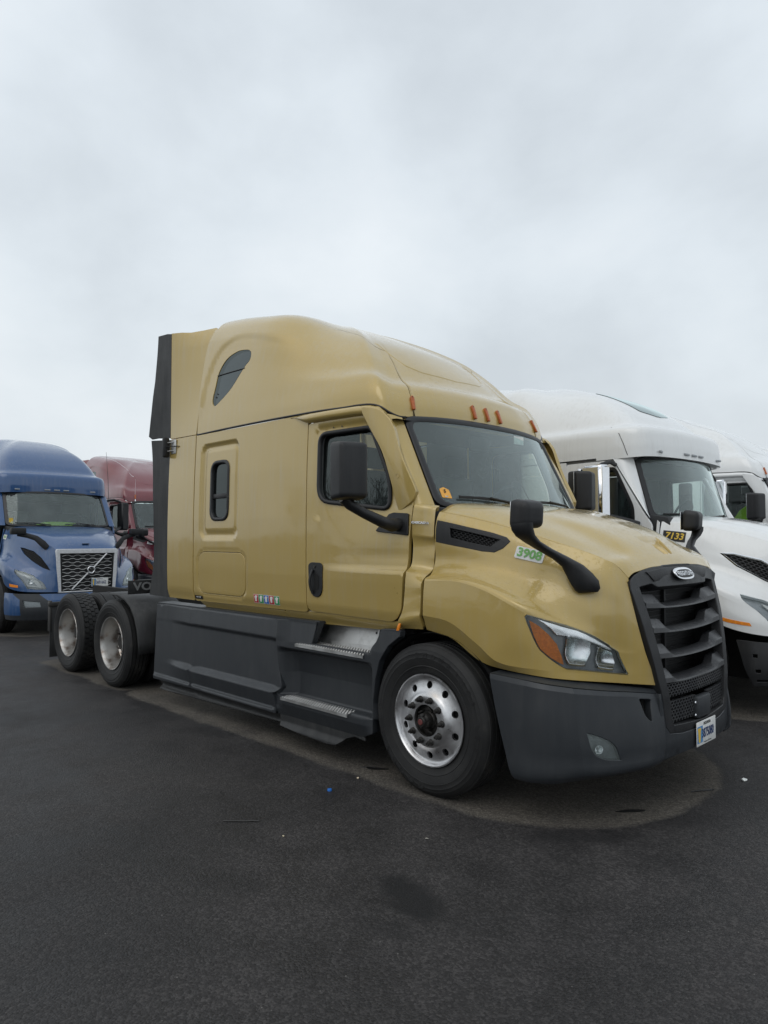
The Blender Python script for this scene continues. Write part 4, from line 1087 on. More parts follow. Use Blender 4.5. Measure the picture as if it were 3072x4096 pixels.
        o = mk(name, V, Fc, m__, None); bm = bmesh.new(); bm.from_mesh(o.data); bmesh.ops.recalc_face_normals(bm, faces=bm.faces[:]); bm.to_mesh(o.data); bm.free(); return autosmooth(o, 50)
    ws = patch('windshield', wi, WS, WGLASS, root, step=(.08,.1), flange=0)
    f_ = ringx('windshield_seal', wo, wi, WS, SEAL, .012, .02); f_.parent = ws
    # A pillar between windshield and door
    for sg in (-1, 1):
        V = []; Fc = []
        for k in range(21):
            t = k/20; e = WS(-1, min(1, t)); x1 = float(np.interp(t, [0, .2, .6, .9, 1], [-.265, -.295, -.45, -.60, -.645])); z1 = e[2]+.0+.03*t; y1 = SW(x1, z1)-.004
            e2 = np.array((e[0]-.004, -e[1]+.006, e[2]))
            for q in range(6):
                s = q/5; p = np.array((e2[0]*(1-s)+x1*s, e2[1]*(1-s)+y1*s, e2[2]*(1-s)+z1*s)); bul = .038*sin(pi*s); p += np.array((.5, .85, 0))*bul
                V.append((p[0], sg*p[1], p[2]))
        for i in range(20):
            for j in range(5):
                q = [i*6+j, i*6+j+1, (i+1)*6+j+1, (i+1)*6+j]; Fc.append(q if sg > 0 else q[::-1])
        mk('a_pillar', V, Fc, paint_, root, True)
    # wind deflector beside the door window
    DEF = smoothpoly([(-.726,2.690),(-.66,2.694),(-.60,2.680),(-.529,2.646),(-.448,2.553),(-.390,2.395),(-.325,2.250),(-.232,2.075),(-.224,2.035),(-.246,1.985),(-.285,1.957),(-.345,1.924),(-.378,1.924),(-.443,2.134),(-.523,2.361),(-.641,2.542)], 3)
    def Fdef(x, z):
        return np.array((x, -(1.085+.06*(z-2.05))-.022+.055*sstep(-.50, -.18, x+(z-2.3)*.60), z))
    df = patch('wind_deflector', DEF, Fdef, paint_, root, step=(.03,.03), flange=.035, bev=.006); mirror(df, root)
    if gold:
        tube('deflector_badge', [(-.375+.016*cos(a), float(Fdef(-.375+.016*cos(a), 2.165+.016*sin(a))[1])-.001, 2.165+.016*sin(a)) for a in lin(0, 2*pi, 17)[:-1]], .0016, paint_, root, 6, True)
    # ---- extenders behind the sleeper
    def Fex(x, z): return np.array((x, -SW(-3.1, z)+.14*max(0, z-3.55)**1.4-.10*max(0, z-2.76)*0+(.115*((z-2.76)/1.1) if z > 2.76 else 0)*0-.0, z))
    def topz(x): return (itp(x, [-3.70, -3.55, -3.45, -3.30, -3.17], [3.892, 3.885, 3.872, 3.880, 3.885]))
    def Fex2(x, z):
        k = (x+3.70)/.53
        if z < 2.757: return np.array((x, -SW(-3.1, z), z))
        yr = (itp(z, [2.757, 2.936, 3.274, 3.527, 3.721, 3.789, 3.858, 3.90], [1.146, 1.127, 1.076, 1.037, .997, .970, .935, .895])); ys = 1.150
        return np.array((x, -(yr*k+ys*(1-k)), z))
    lo_ = patch('side_extender', rc([(-3.70,1.100),(-3.70,2.752),(-3.178,2.747),(-3.178,1.100)], .012), Fex2, paint_, root, step=(.08,.08), flange=.02)
    up_ = patch('side_extender', [(-3.70,2.765),(-3.70,3.890),(-3.58,3.886),(-3.47,3.872),(-3.32,3.880),(-3.20,3.895),(-3.178,3.885),(-3.178,2.760)], Fex2, paint_, root, step=(.08,.06), flange=.02)
    mirror(lo_, root); mirror(up_, root)
    V = []; Fc = []
    xs = lin(-3.70, -3.178, 10)
    for x in xs:
        zt = (itp(x, [-3.70,-3.58,-3.47,-3.32,-3.20,-3.178], [3.890,3.886,3.872,3.880,3.895,3.885]))+.002; y = -Fex2(x, min(zt, 3.89))[1]
        for s in lin(-1, 1, 13): V.append((x, s*y, zt+.055*(1-s*s)*((x+3.70)/.52)))
    for i in range(9):
        for j in range(12): Fc.append([i*13+j, (i+1)*13+j, (i+1)*13+j+1, i*13+j+1])
    mk('roof_extender', V, Fc, paint_, root, True) if 0 else None
    for xx in (-3.30, -3.36):
        pass
    # rubber flaps
    def Frub(x, z):
        s = (-3.70-x)
        return np.array((x, -1.152-.05*s*s*2+.012*sin(z*5.3)*s*2, z))
    rl = patch('rubber_flap', [(-3.695,1.10),(-4.10,1.105),(-4.04,1.48),(-4.03,2.0),(-4.065,2.4),(-4.115,2.785),(-3.695,2.752)], Frub, FLAP, root, step=(.08,.1), flange=.012, bev=.002)
    ru = patch('rubber_flap', [(-3.70,2.775),(-3.98,2.800),(-4.10,2.80),(-4.165,2.835),(-4.095,3.10),(-4.03,3.42),(-3.99,3.918),(-3.80,3.905),(-3.70,3.885)], Frub, FLAP, root, step=(.08,.1), flange=.012, bev=.002)
    mirror(rl, root); mirror(ru, root)
    # ---- hood mirrors
    def hood_mirror():
        foot = np.array((1.0, -.84, 1.45))
        V = []; Fc = []
        path = [((.806, 1.275, 1.800), (.036, .055)), ((.806, 1.268, 1.765), (.042, .052)), ((.804, 1.235, 1.728), (.042, .044)), ((.803, 1.160, 1.690), (.036, .036)), ((.825, 1.065, 1.645), (.034, .036)), ((.890, .990, 1.592), (.034, .042)), ((.940, .940, 1.545), (.036, .055)), ((.970, .915, 1.495), (.036, .070)), ((.995, .900, 1.450), (.034, .078)), ((1.008, .888, 1.405), (.028, .070)), ((1.010, .882, 1.385), (.015, .055))]
        n = 12
        for (p, (ra, rb)) in path:
            for k in range(n):
                a = 2*pi*k/n; ca, sa = cos(a), sin(a)
                ca = abs(ca)**.7*(1 if ca > 0 else -1); sa = abs(sa)**.7*(1 if sa > 0 else -1)
                V.append((p[0]+rb*sa*.95, -(p[1]+1.1*ra*ca-.40*rb*sa), p[2]+.10*rb*sa))
        for i in range(len(path)-1):
            for k in range(n): Fc.append([i*n+k, i*n+(k+1) % n, (i+1)*n+(k+1) % n, (i+1)*n+k])
        Fc.append(list(range(n))[::-1]); Fc.append([(len(path)-1)*n+k for k in range(n)])
        arm = mk('hood_mirror', V, Fc, BLACK, root, True); bm = bmesh.new(); bm.from_mesh(arm.data); bmesh.ops.recalc_face_normals(bm, faces=bm.faces[:]); bm.to_mesh(arm.data); bm.free(); autosmooth(arm, 50)
        bm = bmesh.new(); bmesh.ops.create_cube(bm, size=1)
        for v in bm.verts: v.co = Vector((v.co.x*.125, v.co.y*.215, v.co.z*.185))
        for v in bm.verts:
            if v.co.x > 0: v.co.y *= .80; v.co.z *= .82
        bmesh.ops.bevel(bm, geom=bm.edges[:], offset=.045, segments=5, affect='EDGES', profile=.6)
        me = bpy.data.meshes.new('mirror_head'); bm.to_mesh(me); bm.free(); me.materials.append(BLACK)
        h_ = bpy.data.objects.new('mirror_head', me); COL.objects.link(h_); h_.parent = arm; h_.location = (.798, -1.200, 1.855); h_.rotation_euler = (0, radians(4), radians(-8)); autosmooth(h_, 60)
        g_ = box('mirror_glass', (-.003, -.09, -.075), (.001, .09, .075), CHROME, arm, .0005); g_.location = (.735, -1.195, 1.855)
        return arm
    hm = hood_mirror(); mirror_tree(hm, root)
    # ---- door mirrors
    def door_mirror():
        pl_ = patch('door_mirror', rc([(-.555,1.768),(-.448,1.888),(-.406,1.897),(-.272,1.888),(-.250,1.738)], .008, 2), Fside(.016), BLACK, root, step=(.05,.05), flange=.03, bev=.004)
        tube('mirror_arm', [(-.355,-1.125,1.815),(-.325,-1.22,1.806),(-.325,-1.31,1.826),(-.40,-1.42,1.888),(-.455,-1.50,1.945),(-.47,-1.54,1.99)], [(.052,.046),(.052,.048),(.046,.040),(.042,.034),(.045,.036),(.05,.04)], BLACK, pl_, 12)
        bm = bmesh.new(); bmesh.ops.create_cube(bm, size=1)
        for v in bm.verts:
            v.co = Vector((v.co.x*.17, v.co.y*.24, v.co.z*.405))
            if v.co.x > 0: v.co.y *= .84; v.co.z *= .93
        bmesh.ops.bevel(bm, geom=bm.edges[:], offset=.036, segments=4, affect='EDGES', profile=.6)
        me = bpy.data.meshes.new('mirror_head'); bm.to_mesh(me); bm.free(); me.materials.append(BLACK)
        h_ = bpy.data.objects.new('mirror_head', me); COL.objects.link(h_); h_.parent = pl_; h_.location = (-.395, -1.555, 2.175); h_.rotation_euler = (0, 0, radians(-18)); autosmooth(h_, 60)
        g_ = box('mirror_glass', (-.004, -.10, -.18), (.0, .10, .18), CHROME, pl_, .0005); g_.location = (-.478, -1.530, 2.185); g_.rotation_euler = (0, 0, radians(-18))
        return pl_
    dmr = door_mirror(); mirror_tree(dmr, root)
    # ---- wipers
    for (a0, a1) in ((-.80, -.22), (.02, .60)):
        p = [WS(lerp_, tt)+np.array((.022, 0, .006)) for lerp_, tt in ((a0, .115), (a0+(a1-a0)*.33, .125), (a0+(a1-a0)*.66, .12), (a1, .095))]
        w_ = tube('wiper', p, [(.006, .012)]*4, BLKP, root, 6)
        tube('wiper_arm', [WS(a0+(a1-a0)*.5, .12)+np.array((.034, 0, .016)), WS(a1, .08)+np.array((.045, 0, .012)), WS(a1+.12, -.03)+np.array((.045, 0, 0))], .008, BLKP, w_, 6)
    # ---- cab interior
    it = mk('cab_interior', [(-.28,-1.08,1.55),(-.28,1.08,1.55),(-1.5,1.08,1.55),(-1.5,-1.08,1.55),(-.45,-1.04,2.60),(-.45,1.04,2.60),(-1.5,1.08,2.66),(-1.5,-1.08,2.66),(-1.5,.45,1.55),(-1.5,-.45,1.55),(-1.5,.45,2.66),(-1.5,-.45,2.66)],
            [[0,1,2,3],[7,6,5,4],[2,6,10,8],[3,9,11,7]], INT, root)
    box('sleeper_back_wall', (-3.10,-1.08,1.2), (-3.06,1.08,2.72), INTG, it)
    for sg in (-1, 1):      # door linings with window openings
        dl = patch('door_lining', [(-1.5,1.55),(-1.5,2.64),(-.55,2.62),(-.27,1.95),(-.27,1.55)], lambda x, z, sg=sg: np.array((x, sg*(SW(x, z)-.045), z)), INTG, it, holes=[DW], step=(.12,.12), flange=.01)
    # dashboard
    ds = prism('dashboard', [(-.62,1.60),(-.60,1.92),(-.50,1.975),(-.26,1.955),(-.06,1.925),(-.02,1.84),(-.10,1.60)], lambda a, b, s: (a-(.0), (-.95 if s == 0 else .95), b), INT, it, .01)
    for sy in (-.52, .56):
        st = box('seat', (-1.22, sy-.26, 1.50), (-.72, sy+.26, 1.66), INT, it, .05)
        box('seat_back', (-1.32, sy-.25, 1.62), (-1.18, sy+.25, 2.30), INT, it, .05)
        box('head_rest', (-1.30, sy-.13, 2.32), (-1.20, sy+.13, 2.50), INT, it, .04)
    tube('steering_wheel', [(-.66+.09*sin(a)*.9, .56+.22*cos(a), 1.98+.20*sin(a)) for a in lin(0, 2*pi, 25)[:-1]], .014, INT, it, 8, True)
    if detail:
        for k, (ya, yb, xa) in enumerate(((-.86, -.70, -.22), (-.64, -.30, -.20), (.40, .70, -.19))):
            box('paper', (xa-.14, ya, 1.962+.001*k), (xa+.02, yb, 1.966+.001*k), PAPER, it)
    if gold:
        cm = box('dash_camera', (-.47, .155, 2.30), (-.42, .265, 2.36), BLKP, it, .006)
        box('sensor_cover', (-.50, -.14, 2.44), (-.47, .12, 2.565), BLKP, it, .01)
        box('camera_mount', (-.45, .195, 2.2), (-.44, .225, 2.30), BLKP, it)
        tube('camera_cable', [(-.46, .27, 2.36), (-.42, .38, 2.30), (-.36, .44, 2.15), (-.30, .48, 2.0), (-.26, .55, 1.97)], .004, BLKP, it, 5)
        # stickers on the glass
        n0 = WS(-.86, .135); 
        st_ = patch('inspection_sticker', rc([(-.925,.10),(-.925,.19),(-.885,.215),(-.845,.19),(-.845,.10)], .006, 2), WS, ORAP, ws, step=(.04,.06), flange=0, off=.003)
        a_, b_ = WS(-.925, .15), WS(-.845, .15); c_, d_ = WS(-.885, .12), WS(-.885, .19)
        text('sticker_number', '5', .040, BLKP, ws, (WS(-.885, .172)+np.array((.0065, -.004, .001))), b_-a_, d_-c_, .0005, .0008)
        box('sticker_barcode', (-.001, -.018, -.004), (.001, .018, .004), WHITE, ws).location = WS(-.885, .118)+np.array((.006, -.003, 0))
        box('toll_tag', (-.012, -.07, -.035), (-.008, .07, .035), PAPER, ws).location = WS(.42, .87)
        # stickers on the sleeper
        for k, m__ in enumerate((REDS, GRNS, BLUS, REDS, GRNS)):
            x0 = -2.110+k*.0775
            s_ = patch('state_sticker', [(x0, 1.143), (x0+.073, 1.143), (x0+.073, 1.221), (x0, 1.221)], Fside(.0022), WHITE, root, step=(.05,.05), flange=0)
            patch('sticker_field', [(x0+.003, 1.146), (x0+.070, 1.146), (x0+.070, 1.218), (x0+.003, 1.218)], Fside(.0030), m__, s_, step=(.05,.05), flange=0)
            patch('sticker_figure', smoothpoly([(x0+.020, 1.160), (x0+.045, 1.160), (x0+.050, 1.185), (x0+.060, 1.205), (x0+.035, 1.212), (x0+.018, 1.200), (x0+.022, 1.18)], 2), Fside(.0038), WHITE, s_, step=(.05,.05), flange=0)
            text('sticker_words', 'ZONE A', .011, WHITE, s_, (x0+.045, -SW(x0, 1.15)-.0042, 1.1515), (1, 0, 0), (0, 0, 1), .0003) if 0 else None
        pb = patch('maker_plate', [(-3.150,1.118),(-3.003,1.118),(-3.003,1.152),(-3.150,1.152)], Fside(.003), BLKP, root, step=(.05,.05), flange=0)
        text('maker_plate_lettering', 'FREIGHTLINER', .014, WHITE, pb, (-3.077, -SW(-3.08, 1.14)-.0045, 1.137), (1, 0, 0), (0, 0, 1), .0003)
        # side light on bracket
        br = box('bracket', (-3.66, -1.165, 2.60), (-3.56, -1.156, 2.745), STEP, root, .002)
        wl = box('work_lamp', (-3.735, -1.235, 2.565), (-3.69, -1.16, 2.775), BLACK, root, .018)
        tube('lamp_wire', [(-3.69, -1.20, 2.67), (-3.60, -1.20, 2.675), (-3.50, -1.158, 2.67)], .005, SEAL, wl, 6)
        for zz in (2.63, 2.72): tube('lamp_strut', [(-3.69, -1.19, zz), (-3.60, -1.163, zz)], .006, STEP, wl, 6)
    # ---- skirts
    if detail: skirts(root)
    wheels(root, detail)
    return root
def skirt_y(z, front=False, x=-2.5):
    """profile of the moulded side skirt"""
    k1 = sstep(-3.63, -3.1, x) if x < -3.1 else 1.0
    y = (itp(z, [.24, .285, .292, .43, .464, .846, .866, 1.02, 1.03], [1.225, 1.232, 1.218, 1.214+.042*k1, 1.212, 1.196, 1.196+.022*k1, 1.188+.010*k1, 1.175]))
    return y
def skirts(root):
    F = lambda x, z: np.array((x, -skirt_y(z, x=x), z))
    zr = [(-3.15,1.028),(-3.148,.86),(-3.125,.65),(-3.075,.47),(-3.112,.425),(-3.112,.255)]
    zf = [(-1.70,1.030),(-1.70,.86),(-1.675,.62),(-1.637,.47),(-1.70,.425),(-1.690,.255)]
    a = patch('side_skirt', [(-3.885,.242),(-3.885,1.010),(-3.70,1.026)]+[(x-.003, z) for x, z in zr], F, SKIRT, root, step=(.08,.025), flange=.04, bev=.005)
    b = patch('side_skirt', [(x+.003, z) for x, z in zr[::-1]]+[(x-.003, z) for x, z in zf], F, SKIRT, root, step=(.10,.025), flange=.04, bev=.005)
    # top return of the skirt
    tp = mk('skirt_shelf', [(-3.885,-1.18,1.016),(-3.885,-1.02,1.020),(-1.2,-1.02,1.03),(-1.2,-1.175,1.032)], [[0,1,2,3]], SKIRT, root); so = tp.modifiers.new('t', 'SOLIDIFY'); so.thickness = .02
    def Fl(x, z): return np.array((x, -1.205+.035*sstep(.26, .20, z)-.045*sstep(.19, .15, z), z))
    c_ = patch('skirt_flap', [(-3.80,.236),(-3.115,.250),(-3.11,.165),(-3.40,.160),(-3.76,.148)], Fl, FLAP, root, step=(.08,.02), flange=.01, bev=.003)
    d_ = patch('skirt_flap', [(-3.112,.250),(-1.695,.252),(-1.685,.180),(-3.108,.165)], Fl, FLAP, root, step=(.1,.02), flange=.01, bev=.003)
    # step section
    SP = [(-1.694,.255),(-1.694,.425),(-1.632,.47),(-1.67,.62),(-1.694,.86),(-1.694,1.030),(-1.50,1.032),(-1.20,1.052),(-1.215,1.0),(-1.272,.868),(-.585,.868),(-.52,.935),(-.475,.98),(-.445,1.06),(-.34,1.068),(-.262,1.070),(-.262,1.03),(-.37,.955),(-.455,.84),(-.500,.70),(-.525,.52),(-.53,.31),(-.62,.270),(-.78,.262)]
    def Fst(x, z):
        y = (itp(z, [.24, .36, .395, .407, .420, .60, .77, .80, .82, .862, .868, 1.07], [1.195, 1.250, 1.252, 1.252, 1.075, 1.070, 1.10, 1.20, 1.237, 1.237, 1.19, 1.165]))
        y0 = (itp(z, [.24, .30, .9, 1.06], [1.20, 1.22, 1.225, 1.21]))
        k = sstep(-1.70, -1.55, x)*sstep(-.52, -.62, x); 
        return np.array((x, -(y*k+y0*(1-k)), z))
    e_ = patch('step_housing', SP, Fst, SKIRT, root, step=(.03,.012), flange=.05, bev=.005)
    # wheel house return
    V = []; Fc = []; pts = [(-.262,1.03),(-.37,.955),(-.455,.84),(-.500,.70),(-.525,.52),(-.53,.31)]
    for x, z in pts: V += [(x+.003, -1.22, z), (x-.02, -1.19, z-.004), (x-.03, -.80, z)]
    for i in range(5):
        for j in range(2): Fc.append([i*3+j, i*3+j+1, (i+1)*3+j+1, (i+1)*3+j])
    mk('wheel_house_liner', V, Fc, SKIRT, root)
    # lower lip
    g_ = patch('skirt_flap', [(-1.675,.270),(-.64,.262),(-.62,.235),(-.74,.245),(-.83,.215),(-.93,.150),(-1.02,.140),(-1.35,.150),(-1.645,.168)], lambda x, z: np.array((x, -1.20-.03*sstep(.2, .15, z), z)), FLAP, root, step=(.06,.02), flange=.01, bev=.003)
    # treads
    def tread(x0, x1, y0, y1, z, sx0, sx1):
        P = [(x0, -y1), (x1, -y1), (x1+sx1, -y0), (x0+sx0, -y0)]
        st = mk('step_tread', [(x, y, z) for x, y in P]+[(x, y, z-.022) for x, y in P], [[0,1,2,3],[4,7,6,5],[0,4,5,1],[1,5,6,2],[2,6,7,3],[3,7,4,0]], STEP, root)
        # raised grip buttons and drain holes
        V = []; Fc = []; nx = int((x1-x0)/.030); ny = int((y1-y0)/.026)
        for i in range(nx):
            for j in range(ny):
                cx = x0+.02+(i+.5*(j % 2))*.030+(sx0*(j+.5)/ny); cy = -y1+.014+j*.026; s = len(V); r = .0085
                if cx > x1-.012: continue
                for k in range(6):
                    a = 2*pi*k/6+.3; V.append((cx+r*cos(a)*1.2, cy+r*sin(a)*.7, z+.0006))
                for k in range(6):
                    a = 2*pi*k/6+.3; V.append((cx+r*.55*cos(a)*1.2, cy+r*.5*sin(a)*.7, z+.0055))
                for k in range(6): Fc.append([s+k, s+(k+1) % 6, s+6+(k+1) % 6, s+6+k])
                Fc.append([s+6+k for k in range(6)])
        tag(mk('grip_button', V, Fc, STEP, st), kind='stuff')
        V = []; Fc = []
        for i in range(nx-1):
            for j in range(ny):
                cx = x0+.035+(i+.5*(j % 2))*.030+(sx0*(j+.5)/ny); cy = -y1+.014+j*.026; s = len(V)
                if cx > x1-.02: continue
                V += [(cx-.005, cy-.007, z+.0008), (cx+.005, cy-.005, z+.0008), (cx+.005, cy+.006, z+.0008), (cx-.005, cy+.007, z+.0008)]; Fc.append([s, s+1, s+2, s+3])
        tag(mk('drain_hole', V, Fc, DARK, st), kind='stuff')
        # lip at the back
        mk('tread_lip', [(x0+sx0, -y0, z), (x1+sx1, -y0, z), (x1+sx1, -y0+.004, z+.028), (x0+sx0, -y0+.004, z+.028), (x1+sx1, -y0+.008, z+.028), (x0+sx0, -y0+.008, z+.028)], [[0,1,2,3],[3,2,4,5]], STEP, st)
        return st
    tread(-1.41, -.60, 1.035, 1.247, .862, -.07, -.13)
    tread(-1.582, -.755, 1.062, 1.264, .412, -.035, -.07)
    for sg in (-1, 1): mk('step_cheek', [(-1.205, sg*1.185, 1.05), (-1.215, sg*1.185, 1.0), (-1.272, sg*1.185, .862), (-1.49, sg*1.02, .862), (-1.495, sg*.97, 1.05)], [[0,1,2,3,4]], SKIRT, root)
    kp = mk('kick_plate', [(-1.49,-1.022,.864),(-.735,-1.022,.864),(-.70,-.99,.965),(-.69,-.965,1.09),(-1.495,-.965,1.09)], [[0,1,2,3,4]], STEP, root); so = kp.modifiers.new('t', 'SOLIDIFY'); so.thickness = .004
    for x, z, y in ((-1.47, 1.01, -.990), (-.72, .99, -.990)):
        q = lathe('rivet', [(0, -.004), (.008, -.003), (.010, 0)], STEEL, kp, 10); q.location = (x, y-.002, z)
    mirrored = [o for o in root.children if o.name.split('.')[0] in ('side_skirt', 'skirt_flap', 'step_housing', 'wheel_house_liner', 'skirt_shelf', 'kick_plate')]
    for o in mirrored:
        if o.scale[1] > 0: mirror(o, root)
def wheels(root, detail):
    fw = front_wheel(root, 0, detail=detail)
    m = fw.copy(); COL.objects.link(m); m.scale = (1, -1, 1); m.parent = root
    for ch in list(fw.children):
        if 'lettering' in ch.name: continue
        d = ch.copy(); COL.objects.link(d); d.parent = m
    # frame, axles, liners
    for sg in (-1, 1): box('frame_rail', (-7.35, sg*.43-.04, .78), (.9, sg*.43+.04, 1.02), DARK, root)
    box('engine_block', (-.3, -.38, .62), (.95, .38, 1.35), DARK, root)
    box('underbody', (-3.05, -.92, .55), (-.35, .92, 1.09), DARK, root)
    box('firewall', (-.34, -1.02, .9), (-.30, 1.02, 1.93), DARK, root)
    # wheel-arch liner of the front fender
    for sg in (-1, 1):
        V = []; Fc = []
        for k in range(19):
            a = radians(-8+k*11); r = .60
            for y in (1.16, .70): V.append((.02+r*cos(a)*.98, sg*y, .50+r*sin(a)*.96))
        for i in range(18): Fc.append([2*i, 2*i+1, 2*i+3, 2*i+2])
        mk('wheel_arch_liner', V, Fc, DARK, root)
        mk('wheel_arch_back', [(-.5, sg*.70, .3), (.6, sg*.70, .3), (.6, sg*.70, 1.1), (-.5, sg*.70, 1.1)], [[0,1,2,3]], DARK, root)
    tube('front_axle', [(0, -.95, .46), (0, 0, .42), (0, .95, .46)], .06, DARK, root, 8)
    if not detail: return
    for x, lg in ((-4.91, False), (-6.23, True)):
        rw = rear_wheel(root, x, lg)
        m = rw.copy(); COL.objects.link(m); m.scale = (1, -1, 1); m.parent = root
        for ch in list(rw.children):
            d = ch.copy(); COL.objects.link(d); d.parent = m
            for g in ch.children: e_ = g.copy(); COL.objects.link(e_); e_.parent = d
        tube('drive_axle', [(x, -1.0, .5), (x, 1.0, .5)], .09, DARK, root, 10)
    # quarter fender with its flap, mounted ahead of the first drive axle
    V = []; Fc = []
    prof = [(-5.02,1.075),(-4.80,1.070),(-4.62,1.035),(-4.47,.96),(-4.37,.85),(-4.31,.72),(-4.27,.56),(-4.26,.44)]
    for x, z in prof:
        for y in (-1.215, -1.205, -.62): V.append((x, y, z-(.02 if y == -1.215 else 0)))
    for i in range(len(prof)-1):
        for j in range(2): Fc.append([i*3+j, i*3+j+1, (i+1)*3+j+1, (i+1)*3+j])
    for sg in (-1, 1):
        q = mk('quarter_fender', V, Fc, FLAP, root, True); so = q.modifiers.new('t', 'SOLIDIFY'); so.thickness = .010; q.scale = (1, -sg, 1)
    vp = box('fender_flap', (-4.60, -1.19, 1.078), (-4.585, -.56, 1.235), FLAP, root, .003)
    vp.location = (0, 0, 0)
    text('flap_lettering', 'VOLVO', .125, INTG, vp, (-4.578, -.87, 1.160), (0, 1, 0), (0, 0, 1), .001, .004, 0, 1.25)
    for sg in (-1, 1):
        mf = box('mud_flap', (-6.99, sg*.92-.28, .09), (-6.975, sg*.92+.28, .80), FLAP, root, .003)
        box('flap_bracket', (-7.02, sg*.92-.30, .78), (-6.96, sg*.92+.30, .84), STEEL, root, .006)
        box('flap_hanger', (-7.06, sg*1.19-.012, .44), (-6.97, sg*1.19+.012, .86), STEEL, root, .004)
    fwp = box('fifth_wheel', (-6.0, -.45, 1.05), (-5.1, .45, 1.16), DARK, root, .03)
# ================================================================= ground
def asphalt():
    m, t, b = mat('asphalt'); o = N(t, 'ShaderNodeNewGeometry').outputs['Position']
    sp = N(t, 'ShaderNodeSeparateXYZ'); t.links.new(o, sp.inputs[0]); X, Y = sp.outputs[0], sp.outputs[1]
    wob = noise(t, o, 1.7, 5, .6); wob2 = noise(t, o, 9, 3, .6)
    def sdf(cx, cy, hx, hy, r, amp=.35):
        ax = mathn(t, 'MAXIMUM', mathn(t, 'SUBTRACT', mathn(t, 'ABSOLUTE', mathn(t, 'SUBTRACT', X, cx)), hx-r), 0)
        ay = mathn(t, 'MAXIMUM', mathn(t, 'SUBTRACT', mathn(t, 'ABSOLUTE', mathn(t, 'SUBTRACT', Y, cy)), hy-r), 0)
        d = mathn(t, 'SQRT', mathn(t, 'ADD', mathn(t, 'MULTIPLY', ax, ax), mathn(t, 'MULTIPLY', ay, ay)))
        d = mathn(t, 'SUBTRACT', d, r)
        d = mathn(t, 'ADD', d, mathn(t, 'MULTIPLY', mathn(t, 'SUBTRACT', wob, .5), amp)); d = mathn(t, 'ADD', d, mathn(t, 'MULTIPLY', mathn(t, 'SUBTRACT', wob2, .5), .05))
        return mrange(t, d, .025, -.03)
    dry = None
    for a in ((-1.06, 0, 2.36, 1.28, 1.1, .14), (-3.0, 0, 1.6, 1.30, .3, .22), (-5.9, 0, 1.35, 1.27, .15, .25), (-14.2, .45, 4.3, 1.30, .8, .3), (-16.5, 4.0, 4.3, 1.3, .8, .3), (-2.9, 3.6, 4.2, 1.3, .8, .3), (-3.2, 8.0, 4.3, 1.3, .8, .3)):
        s = sdf(*a); dry = s if dry is None else mathn(t, 'MAXIMUM', dry, s)
    dryk = mathn(t, 'MULTIPLY', dry, mrange(t, noise(t, o, 2.2, 6, .65), .30, .58, .45, 1.0))
    fine = noise(t, o, 140, 2, .6); vf = N(t, 'ShaderNodeTexVoronoi'); vf.inputs['Scale'].default_value = 95; t.links.new(o, vf.inputs['Vector'])
    sc = N(t, 'ShaderNodeSeparateColor'); t.links.new(vf.outputs['Color'], sc.inputs[0])
    big = noise(t, o, .38, 5, .55); mid = noise(t, o, 2.6, 5, .6)
    stone = mathn(t, 'ADD', mathn(t, 'MULTIPLY', sc.outputs[0], .55), mathn(t, 'MULTIPLY', fine, .45))
    wet = ramp(t, stone, [(.15, (.0125, .0117, .0117)), (.55, (.0270, .0256, .0258)), (.85, (.054, .0512, .0506))])
    dryc = ramp(t, stone, [(.15, (.050, .044, .037)), (.55, (.094, .084, .071)), (.85, (.15, .135, .115))])
    mod = ramp(t, mathn(t, 'ADD', mathn(t, 'MULTIPLY', big, .6), mathn(t, 'MULTIPLY', mid, .4)), [(.34, (.42, .42, .43)), (.5, (1.0, .985, .975)), (.66, (1.6, 1.55, 1.51))])
    mw = N(t, 'ShaderNodeMix'); mw.data_type = 'RGBA'; mw.blend_type = 'MULTIPLY'; mw.inputs[0].default_value = 1; t.links.new(wet, mw.inputs[6]); t.links.new(mod, mw.inputs[7])
    mx = N(t, 'ShaderNodeMix'); mx.data_type = 'RGBA'; t.links.new(dryk, mx.inputs[0]); t.links.new(mw.outputs[2], mx.inputs[6]); t.links.new(dryc, mx.inputs[7])
    # dark oil stains
    def stain(cx, cy, rx, ry, ang, k):
        dx = mathn(t, 'SUBTRACT', X, cx); dy = mathn(t, 'SUBTRACT', Y, cy); c_, s_ = cos(ang), sin(ang)
        a = mathn(t, 'DIVIDE', mathn(t, 'ADD', mathn(t, 'MULTIPLY', dx, c_), mathn(t, 'MULTIPLY', dy, s_)), rx); b_ = mathn(t, 'DIVIDE', mathn(t, 'SUBTRACT', mathn(t, 'MULTIPLY', dy, c_), mathn(t, 'MULTIPLY', dx, s_)), ry)
        d = mathn(t, 'ADD', mathn(t, 'MULTIPLY', a, a), mathn(t, 'MULTIPLY', b_, b_)); d = mathn(t, 'ADD', d, mathn(t, 'MULTIPLY', mathn(t, 'SUBTRACT', noise(t, o, 7, 5, .65), .5), 2.2))
        return mathn(t, 'MULTIPLY', mrange(t, d, 1.25, .35), k)
    st = None
    for a in ((.84, -2.26, .25, .13, radians(-15), .95), (.96, -2.52, .13, .08, .4, .4), (.12, -2.78, .20, .12, .6, .35), (1.05, -1.05, .35, .10, .8, .5), (-4.2, -2.6, .5, .2, .3, .4), (2.2, 1.6, .5, .15, .2, .5), (-2.2, -1.9, .3, .12, .1, .3)):
        q = stain(*a); st = q if st is None else mathn(t, 'MAXIMUM', st, q)
